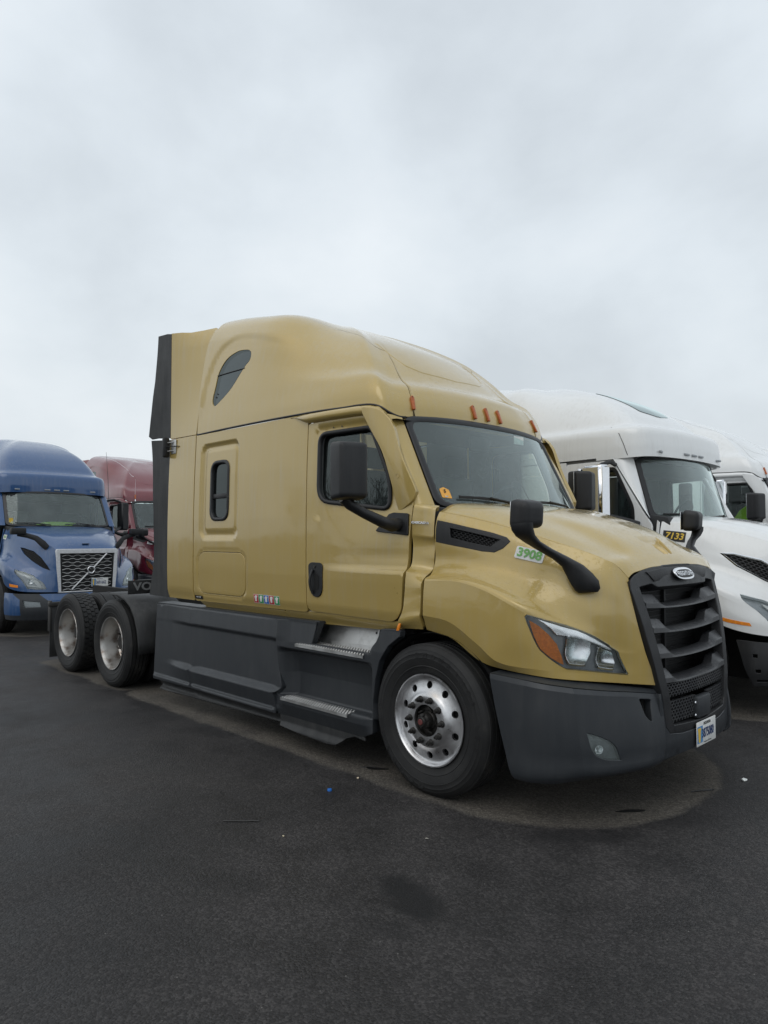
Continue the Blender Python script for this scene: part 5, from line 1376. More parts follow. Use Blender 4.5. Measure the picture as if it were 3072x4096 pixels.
    ms = N(t, 'ShaderNodeMix'); ms.data_type = 'RGBA'; t.links.new(st, ms.inputs[0]); t.links.new(mx.outputs[2], ms.inputs[6]); ms.inputs[7].default_value = (.0085, .0085, .009, 1); mx = ms
    # sparse white grit
    v3 = N(t, 'ShaderNodeTexVoronoi'); v3.inputs['Scale'].default_value = 26; t.links.new(o, v3.inputs['Vector']); s3 = N(t, 'ShaderNodeSeparateColor'); t.links.new(v3.outputs['Color'], s3.inputs[0])
    grit = mathn(t, 'MULTIPLY', mathn(t, 'LESS_THAN', v3.outputs['Distance'], .075), mathn(t, 'GREATER_THAN', s3.outputs[0], .88))
    m2 = N(t, 'ShaderNodeMix'); m2.data_type = 'RGBA'; t.links.new(mathn(t, 'MULTIPLY', grit, .75), m2.inputs[0]); t.links.new(mx.outputs[2], m2.inputs[6]); m2.inputs[7].default_value = (.22, .21, .195, 1)
    t.links.new(m2.outputs[2], b.inputs['Base Color'])
    rw = mrange(t, mid, .35, .65, .50, .74); r2 = N(t, 'ShaderNodeMix'); r2.data_type = 'FLOAT'; t.links.new(dry, r2.inputs[0]); t.links.new(rw, r2.inputs[2]); r2.inputs[3].default_value = .93
    t.links.new(r2.outputs[0], b.inputs['Roughness']); b.inputs['Specular IOR Level'].default_value = .35
    h = mathn(t, 'ADD', mathn(t, 'MULTIPLY', mathn(t, 'SUBTRACT', 1, vf.outputs['Distance']), .6), mathn(t, 'MULTIPLY', fine, .5))
    h = mathn(t, 'ADD', h, mathn(t, 'MULTIPLY', mid, 1.6))
    t.links.new(bumpn(t, h, .006, .8), b.inputs['Normal'])
    return m
ASPH = asphalt()
def lot():
    # fine grid near the camera with gentle unevenness, one sheet out to the horizon
    xs = sorted(set([-900, -300, -120, -60]+[round(x, 2) for x in np.arange(-40, 14, 1.0)]+[30, 80, 200, 900])); ys = sorted(set([-900, -300, -120, -60]+[round(x, 2) for x in np.arange(-30, 30, 1.0)]+[60, 120, 300, 900]))
    V = [(x, y, 0) for x in xs for y in ys]; n = len(ys)
    F = [[i*n+j, (i+1)*n+j, (i+1)*n+j+1, i*n+j+1] for i in range(len(xs)-1) for j in range(n-1)]
    return tag(mk('asphalt_lot', V, F, ASPH), kind='structure')
lot()
# cracks and oil marks : thin real pieces
def scrap(name, cx, cy, pts, m_, label, cat, h=.004, group=None):
    V = [(x, y, h+.004*((i*7) % 3)/3) for i, (x, y) in enumerate(pts)]; n = len(V)
    V += [(x*.9, y*.9, .001) for x, y in pts]
    F = [list(range(n))]+[[i, n+i, n+(i+1) % n, (i+1) % n] for i in range(n)]
    o = mk(name, V, F, m_); o.location = (cx, cy, 0); return tag(o, label, cat, group)
def blob(n, rx, ry, seed, j=.35):
    r = random.Random(seed); return [(rx*(1-j*r.random())*cos(2*pi*k/n), ry*(1-j*r.random())*sin(2*pi*k/n)) for k in range(n)]
def crumpled(name, cx, cy, s, m_, label, cat, seed, flat=.35):
    bm = bmesh.new(); bmesh.ops.create_icosphere(bm, subdivisions=2, radius=s); r = random.Random(seed)
    for v in bm.verts: v.co *= r.uniform(.65, 1.15); v.co.z *= flat
    me = bpy.data.meshes.new(name); bm.to_mesh(me); bm.free(); me.materials.append(m_); o = bpy.data.objects.new(name, me); COL.objects.link(o)
    mn = min(v.co.z for v in me.vertices); o.location = (cx, cy, -mn); return tag(o, label, cat)
def bare_tree(name, x, y, h, seed, label, group):
    r = random.Random(seed); V = []; F = []
    root = empty(name, (x, y, 0)); tag(root, label, 'tree', group)
    segs = []
    def grow(p, d, L, rad, lev):
        q = p+d*L; segs.append((p, q, rad, rad*.7, lev))
        if lev >= 6: return
        for k in range(2 if lev > 0 else 3):
            ax = Vector((r.uniform(-1, 1), r.uniform(-1, 1), r.uniform(-.2, .5))).normalized()
            nd = (d+ax*r.uniform(.45, .85)+Vector((0, 0, .12))).normalized(); grow(q, nd, L*r.uniform(.62, .86), rad*.64, lev+1)
        if r.random() < .6: grow(q, (d+Vector((r.uniform(-.3, .3), r.uniform(-.3, .3), 0))).normalized(), L*.7, rad*.6, lev+1)
    grow(Vector((0, 0, 0)), Vector((r.uniform(-.06, .06), r.uniform(-.06, .06), 1)).normalized(), h*.27, h*.020, 0)
    def build(nm, sel, m_):
        V = []; F = []
        for (a, b, ra, rb, lev) in sel:
            t = (b-a).normalized(); s = t.cross(Vector((.3, 1, .2))).normalized(); w = t.cross(s); n = 5 if lev < 2 else 3; k0 = len(V)
            for (p, rr) in ((a, ra), (b, rb)):
                for k in range(n): an = 2*pi*k/n; V.append(p+s*rr*cos(an)+w*rr*sin(an))
            for k in range(n): F.append([k0+k, k0+(k+1) % n, k0+n+(k+1) % n, k0+n+k])
        return mk(nm, V, F, m_, root)
    build('trunk', [s for s in segs if s[4] < 2], BARK); build('crown', [s for s in segs if s[4] >= 2], BARK)
    return root
BARK = simple('grey_bark', (.055, .048, .042), .9)
def copy_tree(o, parent=None):
    c_ = o.copy(); COL.objects.link(c_)
    if parent: c_.parent = parent
    for ch in list(o.children): copy_tree(ch, c_)
    return c_
def repaint(o, old, new):
    for s in o.material_slots:
        if s.material == old: s.link = 'OBJECT'; s.material = new
    for ch in o.children: repaint(ch, old, new)
SURR = simple('satin_silver', (.74, .75, .77), .3, .15)
# ================================================================= tractor with upright square grille (blue and white ones)
def VHr(u, v): p = VHs(u, v); return np.array((p[0], -p[1], p[2]))
def VSW(x, z):
    b = (itp(z, [.95, 1.2, 1.6, 2.0, 2.6], [1.150, 1.160, 1.158, 1.150, 1.118])); t = max(0.0, x+1.2)
    return b-.045*t*t
def vtractor(paint_, label, loc, group=None, blue=True):
    root = empty('semi_truck', loc); tag(root, label, 'truck', group)
    kw = {} if blue else dict(ZC=3.74, ZR=3.85, low=.05)
    fw_ = 0 if blue else .13
    VR = lambda u, t: VROOF(u, t, **kw)+np.array((fw_*sstep(3, 6, u), 0, 0))
    # roof fairing
    us = lin(0, 13, 90); ts = lin(0, 10, 60); V = []; Fc = []
    R = [[VR(u, t) for t in ts] for u in us]
    for sg in (-1, 1):
        s = len(V)
        for r in R:
            for p in r: V.append((p[0], sg*p[1], p[2]))
        for i in range(len(us)-1):
            for j in range(len(ts)-1):
                q = [s+i*60+j, s+(i+1)*60+j, s+(i+1)*60+j+1, s+i*60+j+1]; Fc.append(q if sg > 0 else q[::-1])
    rf = mk('roof_fairing', V, Fc, paint_, root); bm = bmesh.new(); bm.from_mesh(rf.data); bmesh.ops.remove_doubles(bm, verts=bm.verts[:], dist=3e-4); bmesh.ops.recalc_face_normals(bm, faces=bm.faces[:]); bm.to_mesh(rf.data); bm.free(); autosmooth(rf, 32)
    # underside of the brim
    V = []; Fc = []; bs = [VR(u, 0) for u in lin(5, 13, 40)]; m_ = [(p[0], -p[1], p[2]) for p in bs]+[(p[0], p[1], p[2]) for p in bs[::-1][1:]]
    for p in m_: V += [p, (p[0], p[1], p[2]-.028), ((p[0]+1.0)*.80-1.0+.0, p[1]*.93, p[2]-.022)]
    for i in range(len(m_)-1):
        for j in range(2): Fc.append([i*3+j, i*3+j+1, (i+1)*3+j+1, (i+1)*3+j])
    mk('brim', V, Fc, paint_, root)
    clear = WHITE if not blue else INTG
    for y in (-.72, -.18, 0, .18, .72):
        u = float(np.interp(abs(y), [0, .22, .46, .68, .86], [13, 12, 11, 10, 9])); p = VR(u, .25)
        b_ = box('marker_light', (-.012, -.055, -.013), (.012, .055, .013), LAMPG, root, .005); b_.location = (p[0]+.006, y, p[2]-.010); b_.rotation_euler = (0, 0, (1 if y > 0 else -1)*-.10*abs(y)*4 if abs(y) > .3 else 0)
    # roof window
    SK = rc([(9.6, 7.0), (11.0, 4.6), (13, 4.3), (13, 7.0)], .2, 3)
    for sg in (1, -1):
        patch('roof_window', SK, (lambda u, t, sg=sg: (lambda p: np.array((p[0], sg*p[1], p[2])))(VR(u, t))), TGLASS, rf, step=(.25,.3), flange=.004, bev=.004, flip=(sg > 0), off=.006) if not blue else None
    # seam line on the roof side
    for sg in (-1, 1):
        tube('roof_seam', [(lambda p: (p[0], sg*(p[1]+.001), p[2]))(VR(u, t)) for u, t in ((6.6, 0), (6.35, .8), (6.1, 1.6), (5.85, 2.4))], .004, SEAL, rf, 5)
    # cab and sleeper side
    DWv = rc([(-1.10,1.86),(-1.10,2.48),(-.62,2.50),(-.40,2.05),(-.39,1.86)], .06, 4)
    for sg in (-1, 1):
        F = lambda x, z, sg=sg: np.array((x, sg*VSW(x, z), z))
        sp = patch('sleeper_side_panel', [(-3.30,1.0),(-3.30,2.585),(-1.255,2.585),(-1.255,1.0)], F, paint_, root, step=(.12,.12), flange=.03, flip=sg > 0)
        patch('sleeper_window', rc([(-2.5,1.8),(-2.5,2.3),(-2.15,2.3),(-2.15,1.8)], .06), F, TGLASS, sp, step=(.1,.1), flange=.01, flip=sg > 0, off=.004)
        d_ = patch('door', rc([(-1.245,1.02),(-1.245,2.56),(-.66,2.57),(-.30,1.98),(-.215,1.85),(-.225,1.35),(-.32,1.05)], .03), F, paint_, root, holes=[DWv], step=(.08,.08), flange=.03, flip=sg > 0)
        patch('door_window', shrink(DWv, .03), lambda x, z, sg=sg: np.array((x, sg*(VSW(x, z)-.03), z)), DGLASS, d_, step=(.12,.12), flange=0, flip=sg > 0)
        V = []; Fc = []
        for a, b in zip(DWv, shrink(DWv, .035)): V += [(a[0], sg*(VSW(*a)+.004), a[1]), (b[0], sg*(VSW(*b)+.004), b[1]), (b[0], sg*(VSW(*b)-.035), b[1])]
        n = len(DWv)
        for i in range(n):
            for k in range(2): Fc.append([i*3+k, i*3+k+1, ((i+1) % n)*3+k+1, ((i+1) % n)*3+k])
        mk('window_frame', V, Fc, SEAL, d_)
        # cab corner behind the hood
        C_ = patch('cowl_panel', [(-.205,1.10),(-.195,1.90),(-.175,1.88),(-.17,1.45),(-.18,1.36),(-.21,1.10)], lambda x, z, sg=sg: np.array((x, sg*(itp(z, [1.1,1.35,1.5,1.9],[1.17,1.15,1.09,1.02])), z)), paint_, root, step=(.05,.05), flange=.01, flip=sg > 0)
    # windshield
    def WS(a, t):
        hw = .985-.035*t; y = hw*a; xb = 0 if blue else -.09; xt = 0 if blue else .07; xc = .02+xb+(-.36+xt-.02-xb)*t; xe = -.20+xb+(-.56+xt+.20-xb)*t; k = abs(a)**2.4
        zb = 0 if blue else -.04; z = (1.93+zb+(2.635-1.93-zb)*t)*(1-k)+(1.965+zb+(2.600-1.965-zb)*t)*k
        return np.array((xc*(1-k)+xe*k, y, z))
    wo = subdiv(rc([(-1,0),(-1,1),(1,1),(1,0)], .10, 4), .1); wi = [(a*.95, .5+(b-.5)*.91) for a, b in wo]
    ws = patch('windshield', wi, WS, WGLASS, root, step=(.1,.12), flange=0)
    V = []; Fc = []
    for a, b in zip(wo, wi):
        po, pi_ = WS(*a), WS(*b); n1 = np.array((.8, 0, .4)); V += [po-n1*.02, po+n1*.008, pi_+n1*.012, pi_-n1*.01]
    n = len(wo)
    for i in range(n):
        for k in range(3): Fc.append([i*4+k, i*4+k+1, ((i+1) % n)*4+k+1, ((i+1) % n)*4+k])
    mk('windshield_seal', V, Fc, SEAL, ws)
    for sg in (-1, 1):
        V = []; Fc = []
        for k in range(13):
            t = k/12; e = WS(-1, t); x1 = float(np.interp(t, [0, .15, 1], [-.23, -.30, -.66])); z1 = e[2]+.0; y1 = VSW(x1, z1); e2 = (e[0]-.004, -e[1]+.004, e[2])
            for q in range(5):
                s = q/4; bul = .04*sin(pi*s); V.append((e2[0]*(1-s)+x1*s+bul*.5, sg*(e2[1]*(1-s)+y1*s+bul*.8), z1))
        for i in range(12):
            for j in range(4):
                q = [i*5+j, i*5+j+1, (i+1)*5+j+1, (i+1)*5+j]; Fc.append(q if sg > 0 else q[::-1])
        mk('a_pillar', V, Fc, paint_, root, True)
    # inside: header shelf, dash, seats, back wall
    it = prism('dashboard', [(-.70,1.60),(-.66,1.93),(-.40,1.985),(-.10,1.93),(-.05,1.80),(-.12,1.60)], lambda a, b, s: (a, (-.98 if s == 0 else .98), b), INT, root, .01)
    prism('overhead_console', [(-.90,2.60),(-.55,2.595),(-.43,2.56),(-.52,2.44),(-.95,2.44)], lambda a, b, s: (a, (-.84 if s == 0 else .84), b), INT, it, .02)
    box('cab_back_wall', (-1.52,-1.09,1.3), (-1.48,-.5,2.6), INTG, it); box('cab_back_wall', (-1.52,.5,1.3), (-1.48,1.09,2.6), INTG, it); box('cab_ceiling', (-1.5,-1.08,2.56), (-.60,1.08,2.60), INTG, it)
    box('sleeper_back_wall', (-3.25,-1.1,1.2), (-3.2,1.1,3.5), INTG, it)
    for sy in (-.52, .54):
        box('seat', (-1.22, sy-.26, 1.50), (-.72, sy+.26, 1.66), INT, it, .05); box('seat_back', (-1.30, sy-.25, 1.62), (-1.16, sy+.25, 2.26), INT, it, .05)
    tube('steering_wheel', [(-.66+.08*sin(a), .54+.22*cos(a), 1.99+.19*sin(a)) for a in lin(0, 2*pi, 21)[:-1]], .014, INT, it, 6, True)
    for (a0, a1) in ((-.86, -.25), (.02, .62)):
        w_ = tube('wiper', [WS(a0, .07)+np.array((.03, 0, .01)), WS((a0+a1)/2, .09)+np.array((.03, 0, .01)), WS(a1, .05)+np.array((.035, 0, .01))], .010, BLKP, root, 6)
        tube('wiper_arm', [WS((a0+a1)/2, .09)+np.array((.045, 0, .015)), WS(a1+.10, -.02)+np.array((.05, 0, 0))], .009, BLKP, w_, 6)
    # hood
    HL = [(3.2,4.55),(3.75,4.2),(4.35,4.3),(4.85,5.0),(5.25,6.5),(5.40,7.45),(4.9,7.6),(4.42,7.55),(4.15,6.6)]
    VT = [(1.95,1.80),(2.25,1.62),(3.0,1.45),(3.7,1.70),(4.5,2.35),(5.0,3.0),(4.2,2.85),(3.2,2.55),(2.4,2.25)] 
    hs = patch('hood_side', [(0,0),(6,0),(6,8),(0,8)], VHr, paint_, root, holes=[HL, VT], step=(.16,.16), flange=.03, bev=.004, flip=True)
    VB = lambda d: (lambda u, v: VHr(u, v)-fnorm(VHr, u, v, 1e-3, True)*d)
    patch('vent_backing', shrink(VT, -.03), VB(.035), DARK, hs, step=(.3,.3), flange=0, flip=True)
    honeycomb('vent_mesh', VB(.014), 1.9, 5.0, 1.4, 3.1, 20, 12, BLACK, hs, inside=lambda p: inpoly(p, VT), w=.22, depth=-.01)
    hl = patch('headlight', shrink(HL, .04), VHr, LENS, root, step=(.25,.3), flange=.015, bev=.005, flip=True, off=.003)
    patch('lamp_housing', shrink(HL, -.05), VB(.05), LAMPG, hl, step=(.3,.3), flange=0, flip=True)
    patch('daytime_lamp', [(3.9,4.6),(4.3,4.75),(4.75,5.5),(5.05,6.9),(4.9,6.95),(4.55,5.8),(4.2,5.05)], VB(.02), WHITE, hl, step=(.3,.3), flange=.01, flip=True)
    patch('lamp_bar', [(4.35,6.9),(5.15,6.95),(5.2,7.15),(4.4,7.15)], VB(.02), WHITE, hl, step=(.3,.3), flange=.01, flip=True)
    o = lathe('reflector', [(.05, 0), (.04, .02), (.015, .035), (0, .03)], REFLM, hl, 20, 'x'); o.location = VB(.015)(4.5, 6.1); o.rotation_euler = (0, 0, radians(150))
    mirror_tree(hl, root)
    patch('side_marker_light', [(3.35,7.40),(3.92,7.25),(3.95,7.55),(3.38,7.75)] if blue else [(2.95,7.45),(3.75,7.25),(3.80,7.45),(3.0,7.68)], VB(-.003), AMBER, hs, step=(.2,.2), flange=.01, bev=.002, flip=True)
    if not blue:
        tr_ = VT; n = len(tr_); ou = shrink(tr_, -.08); V = []; Fc = []
        for a, b in zip(ou, shrink(tr_, -.01)): V += [VB(-.003)(*a), VB(-.010)(*b), VB(.02)(*b)]
        for i in range(n):
            for k in range(2): Fc.append([i*3+k, i*3+k+1, ((i+1) % n)*3+k+1, ((i+1) % n)*3+k])
        mk('vent_trim', V, Fc, CHROME, hs)
    hs2 = mirror(hs, root)
    for ch in list(hs.children):
        d = ch.copy(); COL.objects.link(d); d.parent = hs2
    # hood stickers
    if blue: SPK, txt, m1, m2 = [(.05,1.05),(.42,1.00),(.42,1.62),(.05,1.66)], '7167', WHITE, GREENP
    else: SPK, txt, m1, m2 = [(.10,1.02),(.82,.94),(.80,1.72),(.10,1.78)], '7133', BLKP, YELP
    patch('number_sticker', SPK, VB(-.004), m1, hs, step=(.15,.15), flange=0, flip=True)
    c0 = [np.array(VHr(*q)) for q in SPK]; nn = fnorm(VHr, SPK[0][0]+.2, 1.4, 1e-3, True)
    text('number', txt, .062 if blue else .095, m2, hs, sum(c0)/4+nn*.007, c0[1]+c0[2]-c0[0]-c0[3], c0[0]+c0[1]-c0[2]-c0[3], .0008, .002, .15 if not blue else 0, .62 if blue else 1.0)
    # hood top
    U = lin(0, 6, 36); Vv = lin(0, 3.97, 24); fv = [-v for v in Vv[::-1][:-1]]+Vv; mm = len(fv); V = []; Fc = []
    for u in U:
        for v in fv:
            p = VHt(u, abs(v)); V.append((p[0], -p[1] if v > 0 else p[1], p[2]))
    for i in range(len(U)-1):
        for j in range(mm-1): Fc.append([i*mm+j, (i+1)*mm+j, (i+1)*mm+j+1, i*mm+j+1][::-1])
    ht = mk('hood_top', V, Fc, paint_, root, True); bm = bmesh.new(); bm.from_mesh(ht.data); bmesh.ops.recalc_face_normals(bm, faces=bm.faces[:])
    if sum(f.normal.z for f in bm.faces) < 0: bmesh.ops.reverse_faces(bm, faces=bm.faces[:])
    bm.to_mesh(ht.data); bm.free(); ht.data.polygons.foreach_set('use_smooth', [True]*len(ht.data.polygons))
    so = ht.modifiers.new('thickness', 'SOLIDIFY'); so.thickness = .02; so.offset = -1
    pz = VHt(5.0, 0); box('hood_latch', (pz[0]-.02, -.06, pz[2]+.012), (pz[0]+.02, .06, pz[2]+.022), BLKP, ht)
    # grille
    gx = lambda y: 1.215-.03*y*y
    go = [(-.555,1.518),(.555,1.518),(.520,.755),(-.520,.755)]; gi = [(-.500,1.452),(.500,1.452),(.468,.760),(-.468,.760)]
    sur = patch('grille_surround', rc(go, .03), lambda y, z: np.array((gx(y), y, z)), SURR if blue else LAMPG, root, holes=[gi], step=(.08,.08), flange=.05, bev=.008)
    inner = box('grille_backing', (1.13,-.50,.755), (1.14,.50,1.455), BLACK, root)
    for sg in (-1, 1): box('grille_cheek', (1.14, sg*.485-.035, .757), (1.195, sg*.485+.035, 1.45), BLACK, inner)
    nb = 11
    for k in range(nb):
        z = .80+k*.0605; hw = .435+.02*(k/nb); pts = []; ph = k % 2
        for s in range(11):
            y = -hw+2*hw*s/10; a = .010*(1 if (s//1+ph) % 2 else -1)
            dy = .022 if 0 < s < 10 else 0
            pts += [(1.190, y-dy, z+a), (1.190, y+dy, z+a)] if dy else [(1.190, y, z+a)]
        tube('grille_bar', pts, .0048, STEP if blue else STEEL, root, 5)
    if blue:
        tube('diagonal_bar', [(1.212, -.285, .80), (1.218, .0, 1.09)], [(.030, .010)]*2, SURR, root, 6); tube('diagonal_bar', [(1.218, .10, 1.185), (1.212, .34, 1.435)], [(.030, .010)]*2, SURR, root, 6)
        em = tube('emblem', [(1.235, .05+.060*cos(a), 1.14+.060*sin(a)) for a in lin(0, 2*pi, 33)[:-1]], .016, CHROME, root, 8, True)
        prism('emblem_band', [(-.055,1.125),(.155,1.125),(.155,1.155),(-.055,1.155)][::1], lambda a, b, s: (1.238+(.006 if s else 0), .05+(a-.05)*.75, b), BLKP, em)
        text('emblem_lettering', 'VOLVO', .030, CHROME, em, (1.246, .05, 1.140), (0, 1, 0), (0, 0, 1), .0006, .0005, 0, 1.15)
        pl = box('licence_plate', (1.235, .058, .840), (1.240, .363, .992), WHITE, root)
        prism('plate_band', [(.062, .85), (.135, .85), (.135, .975), (.062, .975)], lambda a, b, s: (1.2405+(.001 if s else 0), a, b), LBLUEP, pl)
        prism('plate_torch', [(.082, .86), (.102, .86), (.108, .965), (.076, .965)], lambda a, b, s: (1.2418+(.001 if s else 0), a, b), YELP, pl)
        text('plate_number', '3691662', .082, BLUEP, pl, (1.2435, .232, .908), (0, 1, 0), (0, 0, 1), .0004, .001, 0, .66)
        text('plate_state', 'INDIANA', .024, BLUEP, pl, (1.2435, .21, .972), (0, 1, 0), (0, 0, 1), .0003)
    # bumper
    VB_ = [[(.60,1.215,.755),(.80,1.17,.750),(.98,1.03,.745),(1.10,.82,.740),(1.17,.60,.738),(1.205,.30,.738),(1.215,0,.738)],
           [(.61,1.225,.60),(.82,1.18,.60),(1.01,1.04,.60),(1.14,.82,.60),(1.22,.60,.60),(1.255,.30,.60),(1.265,0,.60)],
           [(.63,1.225,.42),(.83,1.18,.42),(1.02,1.03,.42),(1.15,.81,.42),(1.23,.60,.42),(1.262,.30,.42),(1.272,0,.42)],
           [(.67,1.21,.30),(.84,1.15,.29),(1.0,1.00,.29),(1.12,.79,.29),(1.20,.58,.29),(1.235,.30,.29),(1.245,0,.29)]]
    vb = Surf(VB_); Fb = lambda u, v: (lambda p: np.array((p[0], -p[1], p[2])))(vb(u, v))
    if blue:
        b1 = patch('bumper', [(0,0),(1.15,0),(1.75,.7),(1.75,2.35),(0,2.35)], Fb, paint_, root, step=(.2,.2), flange=.04, bev=.006, flip=True)
        b2 = patch('bumper_insert', [(1.18,.02),(3.05,.02),(3.8,1.1),(3.7,2.35),(1.78,2.35),(1.78,.7)], Fb, SKIRT, root, holes=[[(1.95,.75),(3.1,.95),(3.15,1.5),(2.05,1.55)]], step=(.2,.2), flange=.05, bev=.006, flip=True)
        patch('fog_lamp', [(1.96,.77),(3.08,.96),(3.13,1.48),(2.06,1.53)], Fb, LENS, b2, step=(.2,.2), flange=.01, flip=True, off=-.01)
        patch('fog_lamp_housing', [(1.9,.7),(3.15,.9),(3.2,1.55),(2.0,1.6)], lambda u, v: Fb(u, v)-fnorm(Fb, u, v, 1e-3, True)*.04, LAMPG, b2, step=(.3,.3), flange=0, flip=True)
        b3 = patch('bumper', [(3.09,.02),(6,.02),(6,2.35),(3.74,2.35),(3.84,1.1)], Fb, paint_, root, step=(.2,.2), flange=.04, bev=.006, flip=True)
        b4 = patch('bumper_lip', [(0,2.38),(6,2.38),(6,3),(0,3)], Fb, SKIRT, root, step=(.2,.2), flange=.04, bev=.006, flip=True)
        for b_ in (b1, b3, b4): mirror(b_, root)
        mirror_tree(b2, root)
    else:
        # corner cover missing: bare mounting panel behind it
        bk = patch('bumper_bracket', [(.25,.1),(6,.1),(6,2.9),(.75,2.9),(.45,1.5)], lambda u, v: Fb(u, v)-fnorm(Fb, u, v, 1e-3, True)*.07, BLACK, root, holes=[[(.9,.85),(1.15,.85),(1.15,1.1),(.9,1.1)],[(1.0,1.7),(1.25,1.7),(1.25,1.95),(1.0,1.95)],[(1.5,1.9),(1.65,1.9),(1.65,2.2),(1.5,2.2)],[(1.0,2.45),(1.6,2.45),(1.6,2.65),(1.0,2.65)]], step=(.2,.2), flange=.05, flip=True)
        patch('bracket_plate', [(1.9,.45),(3.2,.45),(3.2,1.05),(1.9,1.05)], lambda u, v: Fb(u, v)-fnorm(Fb, u, v, 1e-3, True)*.05, STEEL, bk, step=(.3,.3), flange=.01, flip=True)
        mirror_tree(bk, root)
    # hood mirrors
    for sg in (-1, 1):
        if blue:
            a_ = tube('hood_mirror', [(.80, sg*1.08, 1.80), (.86, sg*.93, 1.765), (.90, sg*.80, 1.72), (.95, sg*.70, 1.62), (.97, sg*.63, 1.54)], [(.018,.045), (.018,.042), (.018,.048), (.022,.060), (.016,.050)], BLACK, root, 4)
            box('mirror_head', (.78, sg*1.085-.125, 1.785), (.90, sg*1.085+.125, 1.905), BLACK, a_, .018)
        elif sg > 0:
            a_ = tube('hood_mirror', [(.80, sg*1.08, 1.80), (.90, sg*.80, 1.72), (.97, sg*.63, 1.54)], [(.022,.05), (.025,.05), (.03,.05)], BLACK, root, 8)
            box('mirror_head', (.76, sg*1.10-.12, 1.79), (.90, sg*1.10+.12, 1.97), CHROME, a_, .03)
    # door mirrors
    for sg in (-1, 1):
        a_ = tube('door_mirror', [(-.62, sg*1.12, 2.52), (-.60, sg*1.26, 2.54), (-.62, sg*1.40, 2.50), (-.62, sg*1.44, 2.42)], .024, SEAL, root, 8)
        tube('mirror_brace', [(-.34, sg*1.14, 1.86), (-.42, sg*1.26, 1.90), (-.60, sg*1.42, 1.96)], .03, BLACK, a_, 8)
        bm = bmesh.new(); bmesh.ops.create_cube(bm, size=1)
        for v in bm.verts: v.co = Vector((v.co.x*(.15 if blue else .27), v.co.y*(.23 if blue else .20), v.co.z*.60)); v.co.y *= (.8 if v.co.x > 0 else 1)
        bmesh.ops.bevel(bm, geom=bm.edges[:], offset=.03, segments=3, affect='EDGES'); me = bpy.data.meshes.new('mirror_head'); bm.to_mesh(me); bm.free(); me.materials.append(BLACK if blue else CHROME)
        h_ = bpy.data.objects.new('mirror_head', me); COL.objects.link(h_); h_.parent = a_; h_.location = (-.60 if blue else -.64, sg*1.47, 2.19); h_.rotation_euler = (0, 0, sg*.25); autosmooth(h_, 60)
        g_ = box('mirror_glass', (-.002, -.10, -.27), (.002, .10, .27), CHROME, a_); g_.location = (-.678 if blue else -.79, sg*1.455, 2.19); g_.rotation_euler = (0, 0, sg*.25)
        if not blue:
            box('mirror_shell', (-1.06, sg*1.33-.06, 1.98), (-.90, sg*1.33+.06, 2.46), BLACK, a_, .03)
    # front wheels
    fw = front_wheel(root, 0, detail=False); m = fw.copy(); COL.objects.link(m); m.scale = (1, -1, 1); m.parent = root
    for ch in list(fw.children): d = ch.copy(); COL.objects.link(d); d.parent = m
    box('underbody', (-3.2, -1.05, .45), (-.45, 1.05, 1.02), DARK, root); box('engine_block', (-.3, -.40, .55), (1.05, .40, 1.40), DARK, root)
    box('firewall', (-.34, -1.0, .7), (-.28, 1.0, 1.90), DARK, root)
    for sg in (-1, 1):
        mk('wheel_arch_back', [(-.5, sg*.70, .3), (.8, sg*.70, .3), (.8, sg*.70, 1.25), (-.5, sg*.70, 1.25)], [[0,1,2,3]], DARK, root)
        sk = patch('side_skirt', [(-3.2,.30),(-3.2,.985),(-.45,1.0),(-.52,.80),(-.60,.5),(-.60,.30)], lambda x, z, sg=sg: np.array((x, sg*1.17, z)), paint_ if blue else SKIRT, root, step=(.2,.2), flange=.04, flip=sg > 0)
    # wheels of the drive axles
    for x in (-4.9, -6.2):
        for sg in (-1, 1):
            w = empty('rear_wheel', (x, 0, .5), parent=root); w.scale = (1, -sg, 1)
            t_ = lathe('tyre', [(.30, -1.22), (.40, -1.235), (.48, -1.225), (.503, -1.20), (.503, -1.0), (.30, -1.0)], TYRE, w, 40); lathe('rim', [(.30, -1.22), (.28, -1.18), (.25, -1.05), (.10, -1.05), (.08, -1.15), (0, -1.15)], ALUW, w, 32)
    for sg in (-1, 1): box('frame_rail', (-6.9, sg*.43-.04, .78), (.9, sg*.43+.04, 1.02), DARK, root)
    if blue:
        box('window_sticker', (-.004, -.035, -.055), (.004, .035, .055), YELP, ws).location = WS(-.90, .14)+np.array((.004, -.01, 0))
        text('sticker_marks', '4', .04, BLKP, ws, WS(-.90, .16)+np.array((.0125, -.01, 0)), (0, 1, 0), (0, 0, 1), .0005)
        v_ = mk('lime_vest', [(-.30,-.42,1.985),(-.22,-.30,2.035),(-.20,-.10,2.045),(-.18,.12,2.04),(-.16,.30,2.02),(-.13,.20,1.97),(-.10,-.02,1.955),(-.12,-.25,1.965)], [[0,1,7],[1,2,6,7],[2,3,5,6],[3,4,5]], VEST, it)
    return root
